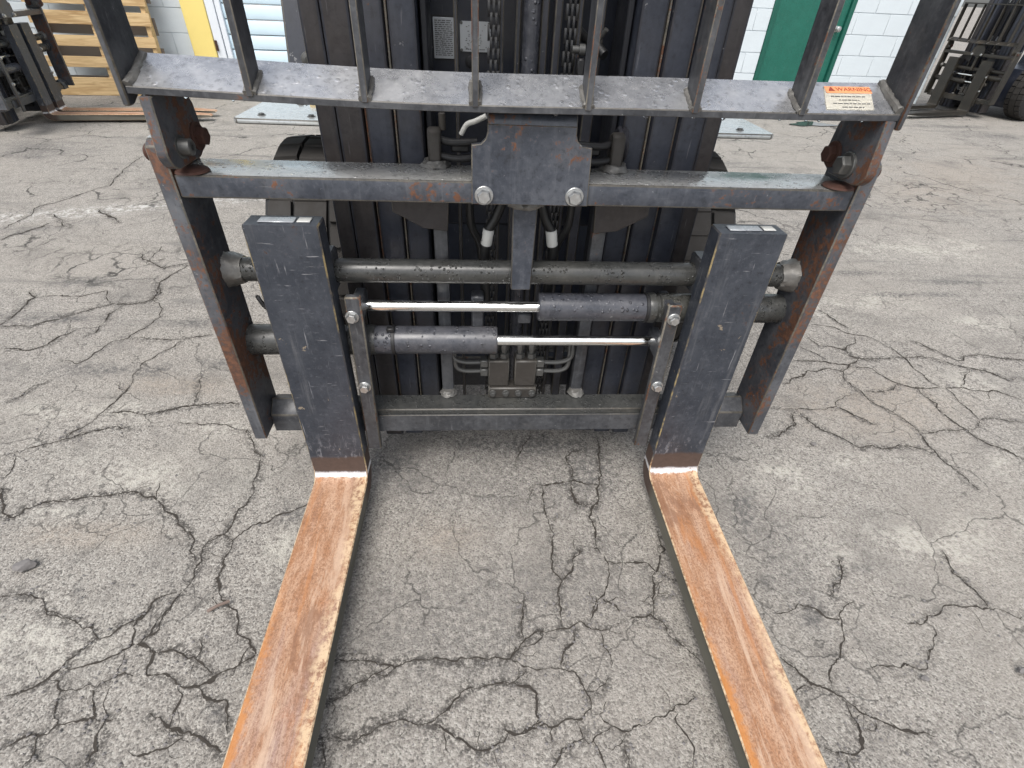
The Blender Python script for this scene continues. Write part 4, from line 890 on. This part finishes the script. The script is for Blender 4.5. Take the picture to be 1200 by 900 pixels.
# fittings each side of the centre bracket
for sx in (-1, 1):
    hb = MB().prism([(.078, .775), (.112, .775), (.112, .828), (.092, .836), (.078, .83)], 'x', min(sx*.146, sx*.168), max(sx*.146, sx*.168), 'cast', .003).build('hose_manifold', fk)
    lumpy(0, .010, 0, 0, .026, .018, 'weld').build('weld_bead', hb, (sx*.157, .09, .7745)).rotation_euler = (0, R(-90), 0)
    MB().tube([(sx*.146, .092, .815), (sx*.125, .086, .813), (sx*.085, .086, .815)], .0062, 'black', 10).build('steel_tube', fk)
    MB().tube([(sx*.146, .088, .791), (sx*.120, .080, .789), (sx*.085, .08, .792)], .0062, 'black', 10).build('steel_tube', fk)
    MB().box(min(sx*.098, sx*.13), max(sx*.098, sx*.13), .092, .108, .795, .811, 'black', .003).build('tube_block', fk)
MB().cyl((-.143, .095, .83), (-.143, .095, .856), .006, 'cast', 10).build('bleed_stud', fk)
MB().tube([(-.112, .095, .824), (-.102, .092, .840), (-.088, .088, .846), (-.070, .085, .855)], .0042, 'white', 12).build('elbow_fitting', fk)
MB().lathe((.172, .16, .80), (1, 0, 0), [(0, .028), (.004, .032), (.009, .026), (.014, .032), (.018, .028)], 'mast', 28).build('hose_pulley', fk)
for sx, xf in ((-1, -.067), (1, .063)):
    d_ = -sx
    MB().tube([(sx*.030+.0, .12, .725), (xf+d_*.018, .118, .675), (xf, .116, .640), (xf-d_*.003, .118, .58), (xf, .13, .48)], .0095, 'hose', 12).build('hydraulic_hose', fk)
    a = Vector((xf+d_*.004, .1155, .652)); b = Vector((xf-d_*.001, .116, .620))
    MB().lathe(a, b-a, [(0, .0100), (.002, .0112), ((b-a).length-.002, .0112), ((b-a).length, .0100)], 'white', 18).build('hose_ferrule', fk)
    MB().tube([(sx*.10, .15, .73), (sx*.098, .15, .65), (sx*.08, .16, .60), (sx*.07, .17, .5)], .008, 'hose', 10).build('hydraulic_hose', fk)
# valve blocks on the lower rail
vb = MB().box(-.060, .053, .090, .125, .246, .276, 'cast', .003, 'edge_dark').build('valve_base', fk)
for x in (-.050, -.019, .011, .043): bolt(vb, x, .090, .262, .62, 'dark_bolt')
for i, (x0, x1) in enumerate(((-.0605, -.0125), (0.0, .0505))):
    v_ = MB().box(x0, x1, .096, .135, .277, .350, 'cast', .003, 'edge_dark').build('valve_block', fk)
    for xx in (x0+.012, x1-.012):
        MB().lathe((xx, .115, .350), (0, 0, 1), [(0, .0115), (.012, .0115), (.013, .007), (.022, .007), (.022, .0095), (.036, .0095), (.040, .006)], 'dark_bolt', 6).build('hose_fitting', v_)
    s = -1 if i == 0 else 1; xe = x0 if i == 0 else x1
    for z in (.311, .336):
        MB().box(min(xe, xe+s*.019), max(xe, xe+s*.019), .103, .123, z-.010, z+.010, 'dark_bolt', .002).build('tube_nut', v_)
        ex = xe+s*(.080 if z > .32 else .074)
        MB().tube([(xe+s*.019, .113, z), (xe+s*.055, .113, z), (ex, .113, z+.012), (ex+s*.004, .118, z+.04), (ex+s*.002, .13, .40)], .0052, 'grey_tube', 8).build('steel_tube', v_)

# ------------------------------------------------------------------ truck body behind the mast
dash = MB().box(-.24, .24, .40, .44, .55, 1.35, 'body', .006).build('dash_panel', fk)
dp = MB().box(-.172, -.131, .3965, .3985, .9005, .970, 'plate', .0008).build('data_plate', dash)
lines = MB(); z = .9655
while z > .905:
    x = -.169
    while x < -.135:
        w_ = random.uniform(.003, .010); lines.box(x, min(x+w_, -.134), .3959, .3964, z-.0016, z, 'print'); x += w_+.0018
    z -= .0034
lines.build('plate_print', dp, kind='stuff')
MB().box(-.1745, -.1285, .3992, .3999, .897, .9735, 'black').build('plate_gasket', dash)
c_ = .004
dp2 = MB().prism([(-.119+c_, .914), (-.0575-c_, .914), (-.0575, .914+c_), (-.0575, .9655-c_), (-.0575-c_, .9655), (-.119+c_, .9655), (-.119, .9655-c_), (-.119, .914+c_)], 'y', .3965, .3985, 'plate', .0005).build('data_plate', dash)
lines = MB()
for _ in range(26): x, z = random.uniform(-.113, -.065), random.uniform(.918, .96); lines.box(x, x+random.uniform(.0015, .004), .3959, .3964, z, z+.0012, 'print')
for x in np.arange(-.108, -.068, .004): lines.box(x, x+.0028, .3959, .3964, .918, .9195, 'print')
lines.build('plate_print', dp2, kind='stuff')
for x, z in ((-.116, .9625), (-.0605, .9625), (-.116, .917), (-.0605, .917)): MB().hex((x, .3965, z), (0, -1, 0), .003, .002, 'dark_bolt').build('rivet', dp2)
MB().lathe((-.098, .3995, .897), (0, -1, 0), [(0, .011), (.003, .011), (.004, .008)], 'black', 20).build('panel_plug', dash)
MB().prism([(.48, .14), (1.05, .14), (1.15, .40), (1.9, .40), (2.0, .12), (2.45, .20), (2.60, .55), (2.55, .98), (1.75, 1.02), (1.65, .60), (.98, .56), (.55, .62)], 'x', -.40, .40, 'body', .02, None, 2).build('chassis', fk)
MB().prism([(2.02, .22), (2.52, .28), (2.66, .55), (2.60, .92), (2.02, .95)], 'x', -.56, .56, 'body', .05, None, 3).build('counterweight', fk)
MB().prism([(1.60, .98), (2.05, .98), (2.12, 1.06), (2.16, 1.50), (2.06, 1.52), (2.0, 1.12), (1.60, 1.10)], 'x', -.24, .24, 'seat', .02, None, 2).build('seat', fk)
for sx in (-1, 1):
    pts = [(.70, .80), (.80, .80), (1.10, 2.08), (1.02, 2.12)]
    gp = MB().prism([(.655, .80), (.74, .80), (1.12, 2.10), (1.03, 2.12)], 'x', min(sx*.50, sx*.555), max(sx*.50, sx*.555), 'body', .006, 'edge_dark').build('guard_pillar', fk)
    MB().lathe((sx*.50, .655, .862), (-sx*.3, -1, 0), [(0, .016), (.012, .016), (.014, .008), (.02, .008)], 'dark_bolt', 16).build('lamp_stud', gp)
    MB().prism([(2.25, .94), (2.33, .94), (2.15, 2.10), (2.06, 2.12)], 'x', min(sx*.47, sx*.53), max(sx*.47, sx*.53), 'body', .006).build('guard_pillar', fk)
    MB().box(min(sx*.47, sx*.545), max(sx*.47, sx*.545), 1.02, 2.15, 2.125, 2.175, 'body', .008).build('guard_beam', fk)
for y in (1.03, 1.3, 1.55, 1.8, 2.08): MB().box(-.468, .468, y, y+.045, 2.13, 2.165, 'body', .006).build('guard_bar', fk)
MB().box(-.46, .46, 1.06, 1.066, 1.38, 2.08, 'glass').build('windscreen', fk).rotation_euler = (0, 0, 0)
st_ = MB().tube([(.0, 1.05, .90), (.0, 1.2, 1.12)], .02, 'black', 12).build('steering_column', fk)
sw = MB(); pts_ = [(math.cos(a)*.17, 1.21+math.sin(a)*.12, 1.13+math.sin(a)*-.10) for a in [2*math.pi*k/28 for k in range(28)]]
rr = []
for i, p in enumerate(pts_):
    a = 2*math.pi*i/28; e1 = Vector((math.cos(a), math.sin(a)*.75, -math.sin(a)*.65)); e2 = Vector((0, .65, .75))
    rr.append([Vector(p)+(e1*math.cos(q)+e2*math.sin(q))*.013 for q in [2*math.pi*k/8 for k in range(8)]])
sw.rings(rr, 'black', False, True).build('steering_wheel', fk)
# step / fender plates over the drive wheels
for sx, xo, xi in ((-1, -.722, -.38), (1, .745, .40)):
    f_ = MB().prism([(xo+sx*-.01, .655), (xo, .665), (xo*1.0-sx*.005, .895), (xi, .915), (xi, .650)], 'z', .711, .725, 'step', .003, 'edge_dark').build('step_plate', fk)
    MB().prism([(.66, .7105), (.74, .7105), (.80, .52), (.74, .52)], 'x', min(sx*.385, sx*.40), max(sx*.385, sx*.40), 'body', .003).build('step_bracket', f_)
    MB().box(min(xi, xo-sx*.13), max(xi, xo-sx*.13), .9165, .93, .708, .745, 'yellow_edge', .003).build('step_edge', f_)
    for (px_, py_) in ((.66, .70), (.60, .86), (.53, .70), (.50, .80)): MB().hex((sx*px_, py_, .725), (0, 0, 1), .008, .004, 'dark_bolt', .011).build('bolt', f_)
# wheels: one continuous tyre skin with blocks and grooves cut by radius
def tyre_mesh(Rt, W_, rim_r, nb=30):
    b_ = MB(); cols_ = []
    prof = [(-W_/2+.012, rim_r, 0), (-W_/2, rim_r+.03, 0), (-W_/2-.004, Rt*.80, 0), (-W_/2+.006, Rt-.030, 0), (-W_/2+.022, Rt-.006, 1), (-W_*.19, Rt, 1), (-W_*.185, Rt-.016, 2), (-W_*.16, Rt-.016, 2), (-W_*.155, Rt, 3), (W_*.155, Rt, 3), (W_*.16, Rt-.016, 2), (W_*.185, Rt-.016, 2), (W_*.19, Rt, 1), (W_/2-.022, Rt-.006, 1), (W_/2-.006, Rt-.030, 0), (W_/2+.004, Rt*.80, 0), (W_/2, rim_r+.03, 0), (W_/2-.012, rim_r, 0)]
    ring = []
    for k in range(nb*4):
        ph = k % 4; a = 2*math.pi*((k//4) + (0, .14, .18, .96)[ph])/nb
        r_ = []
        for x, r, t in prof:
            cut = (ph in (1, 2)) if False else False
            rr_ = r
            if t == 1 and ph in (0, 1): rr_ = r-.014
            if t == 3 and ph in (2,): rr_ = r-.004
            r_.append((x, rr_*math.cos(a), rr_*math.sin(a)))
        ring.append(r_)
    L = [[b_.bm.verts.new(p) for p in q] for q in ring]; n_ = len(L)
    for i in range(n_):
        for k in range(len(prof)-1):
            f = b_.bm.faces.new([L[i][k], L[(i+1) % n_][k], L[(i+1) % n_][k+1], L[i][k+1]])
            f.material_index = b_.mi('rubber_dusty' if prof[k][2] in (1, 3) and prof[k+1][2] in (1, 3) else 'rubber')
    bmesh.ops.recalc_face_normals(b_.bm, faces=b_.bm.faces[:]); return b_
def wheel(x, y, Rt, W_, sx):
    rr_ = Rt*.56
    t = tyre_mesh(Rt, W_, rr_).build('tyre', fk, (x, y, Rt), 50); t.rotation_euler = (random.uniform(0, .3), 0, 0)
    rm = MB().lathe((-sx*W_*.35, 0, 0), (sx, 0, 0), [(0, .05), (.0, rr_), (W_*.82, rr_), (W_*.84, rr_+.014), (W_*.86, rr_+.012), (W_*.86, rr_-.012), (W_*.70, rr_-.03), (W_*.66, rr_*.62), (W_*.70, rr_*.55), (W_*.70, rr_*.30), (W_*.86, rr_*.28), (W_*.90, rr_*.18), (W_*.90, .001)], 'rim', 40).build('rim', t)
    for k in range(8):
        a = 2*math.pi*k/8
        MB().hex((0, 0, 0), (sx, 0, 0), .013, .018, 'dark_bolt', .017).build('wheel_nut', t, (-sx*W_*.35+sx*W_*.70, rr_*.43*math.cos(a), rr_*.43*math.sin(a)))
    return t
for sx in (-1, 1):
    wheel(sx*.535, .80, .325, .27, sx); wheel(sx*.46, 2.0, .25, .18, sx)
    MB().cyl((sx*.40, .80, .325), (sx*.452, .80, .325), .10, 'black', 20).build('axle_hub', fk)
MB().cyl((-.41, .80, .325), (.41, .80, .325), .09, 'black', 20).build('axle', fk); MB().cyl((-.40, 2.0, .25), (.40, 2.0, .25), .05, 'black', 16).build('axle', fk)

# ------------------------------------------------------------------ two more forklifts, parked further off
def kids(o): return [c for c in bpy.data.objects if c.parent == o]
SKIP = ('water_drops', 'warning', 'orange_band', 'label_print', 'stamp_plate', 'paper_tag', 'spring_clip', 'plate_print', 'green_tag', 'step_edge', 'rust_washer')
def copy_tree(o, parent, dirty, byp):
    c = o.copy(); col.objects.link(c); c.parent = parent
    if parent is not None and dirty and c.type == 'MESH':
        for s in c.material_slots:
            if s.material and s.material.name in ('frame_paint', 'crossbar_paint', 'side_plate_paint', 'fork_steel', 'wet_bar_paint', 'crossbar_top_paint', 'cylinder_paint', 'greasy_shaft_steel', 'fork_rubbed_edge', 'worn_edge', 'worn_edge_dark'):
                s.link = 'OBJECT'; s.material = M['dirty']
    for ch in byp.get(o, []):
        if not ch.name.startswith(SKIP): copy_tree(ch, c, dirty, byp)
    return c
byp = {}
for o in list(bpy.data.objects):
    if o.parent: byp.setdefault(o.parent, []).append(o)
fk['group'] = 'forklifts parked in the yard'
f2 = copy_tree(fk, None, True, byp); f2.location = (5.515, 5.645, 0); f2.rotation_euler = (0, 0, R(-75)); f2.scale = (.69, .82, .79)
q = sorted([c for c in kids(f2) if c.name.split('.')[0] == 'fork'], key=lambda c: c.location.x)
q[0].location.x = -.345; q[1].location.x = .215; q[0].scale.x = q[1].scale.x = 1.35
for c in kids(f2):
    if c.name.split('.')[0] in ('chassis', 'counterweight', 'dash_panel'): c.scale.x = 1.4
    if c.name.split('.')[0] in ('tyre', 'axle_hub') and c.location.y < 1: c.location.y += -.03; c.location.x *= 1.10; c.scale = (1.1, 1.16, 1.16) if c.name.startswith('tyre') else (1, 1, 1); c.location.z = .325*1.16 if c.name.startswith('tyre') else c.location.z
f2['label'] = 'distant dusty forklift beyond the white wall corner, narrow forks and big treaded wheel'
f3 = copy_tree(fk, None, False, byp); f3.location = (-3.49, 3.90, -.012); f3.rotation_euler = (0, 0, R(99.7)); f3.scale = (.94, .94, .94)
f3['label'] = 'second dark forklift beside the wooden pallet, its two forks set side by side'
q = [c for c in kids(f3) if c.name.startswith('fork') and c.type == 'MESH' and c.name.split('.')[0] == 'fork']
q.sort(key=lambda c: c.location.x); q[0].location.x = .012; q[1].location.x = .195; q[0].scale.y = q[1].scale.y = 1.16
for c in kids(f3):
    if c.name.split('.')[0] in ('fork_hanger', 'lift_chain'): pass

# ------------------------------------------------------------------ small things on the ground
def pebble(x, y, s, label, sq=.6, rz=0):
    b_ = MB(); bmesh.ops.create_icosphere(b_.bm, subdivisions=2, radius=1)
    for v in b_.bm.verts: v.co *= 1+random.uniform(-.28, .22); v.co = Vector((v.co.x*s, v.co.y*s*.65, v.co.z*s*sq))
    b_.mi('stone'); o = b_.build('pebble', None, (x, y, s*sq*.6), 22); o.rotation_euler = (0, 0, rz); tag(o, label, 'stone', 'stray stones on the asphalt'); return o
pebble(-1.057, -.176, .020, 'flat grey stone on the asphalt out beside the longer crack, well clear of the fork', .5, .4)
pebble(.896, .165, .009, 'tiny black stone on the pale asphalt near the bottom of the rusty side plate')
pebble(.990, -.465, .012, 'small dark stone at the very edge of the photo, on plain grey asphalt')
pebble(.779, -.471, .008, 'tiny dark stone below the hooked crack, on plain asphalt')
tw = MB().tube([(-.632, -.292, .006), (-.615, -.283, .010), (-.596, -.272, .007)], .0034, 'twig', 7).build('twig'); tag(tw, 'thin grey twig lying across a crack beside the rusty fork', 'twig')
def pud(x, y, a, b, rz):
    n = 40; pts = []
    for k in range(n):
        t = 2*math.pi*k/n; r = 1+.25*math.sin(3*t+x)+.12*math.sin(7*t+y); px, py = a*r*math.cos(t), b*r*math.sin(t)
        pts.append((px*math.cos(rz)-py*math.sin(rz), px*math.sin(rz)+py*math.cos(rz)))
    o = MB().prism(pts, 'z', 0, .004, 'puddle').build('puddle', None, (x, y, .003)); o['kind'] = 'structure'
pud(3.35, 4.75, .22, .10, .1); pud(3.9, 4.72, .2, .06, .1)

gb = MB()
segs = [np.array([[float(t) for t in q.split(',')] for q in l.split()]) for l in CRACKS.split('\n')]
def grain(x, y, s):
    vs_ = [gb.bm.verts.new((x+dx*s*random.uniform(.6, 1.2), y+dy*s*random.uniform(.6, 1.2), -.0025+max(0, dz)*s*random.uniform(.6, 1.0))) for dx, dy, dz in ((1, 0, .2), (0, 1, .2), (-1, 0, .2), (0, -1, .2), (.1, .1, 1))]
    for i in range(4): gb.bm.faces.new([vs_[i], vs_[(i+1) % 4], vs_[4]])
for _ in range(2600):
    if random.random() < .6:
        sg = random.choice(segs); i = random.randrange(len(sg)-1); t = random.random(); x, y = sg[i]+(sg[i+1]-sg[i])*t; x += random.gauss(0, .014); y += random.gauss(0, .014)
    else: x, y = random.uniform(-1.9, 2.1), random.uniform(-.7, 1.4)
    grain(x, y, random.choice((.0012, .0015, .002, .0026, .0038)))
gb.mi('stone'); g_ = gb.build('grit', None, ang=20); g_['kind'] = 'stuff'
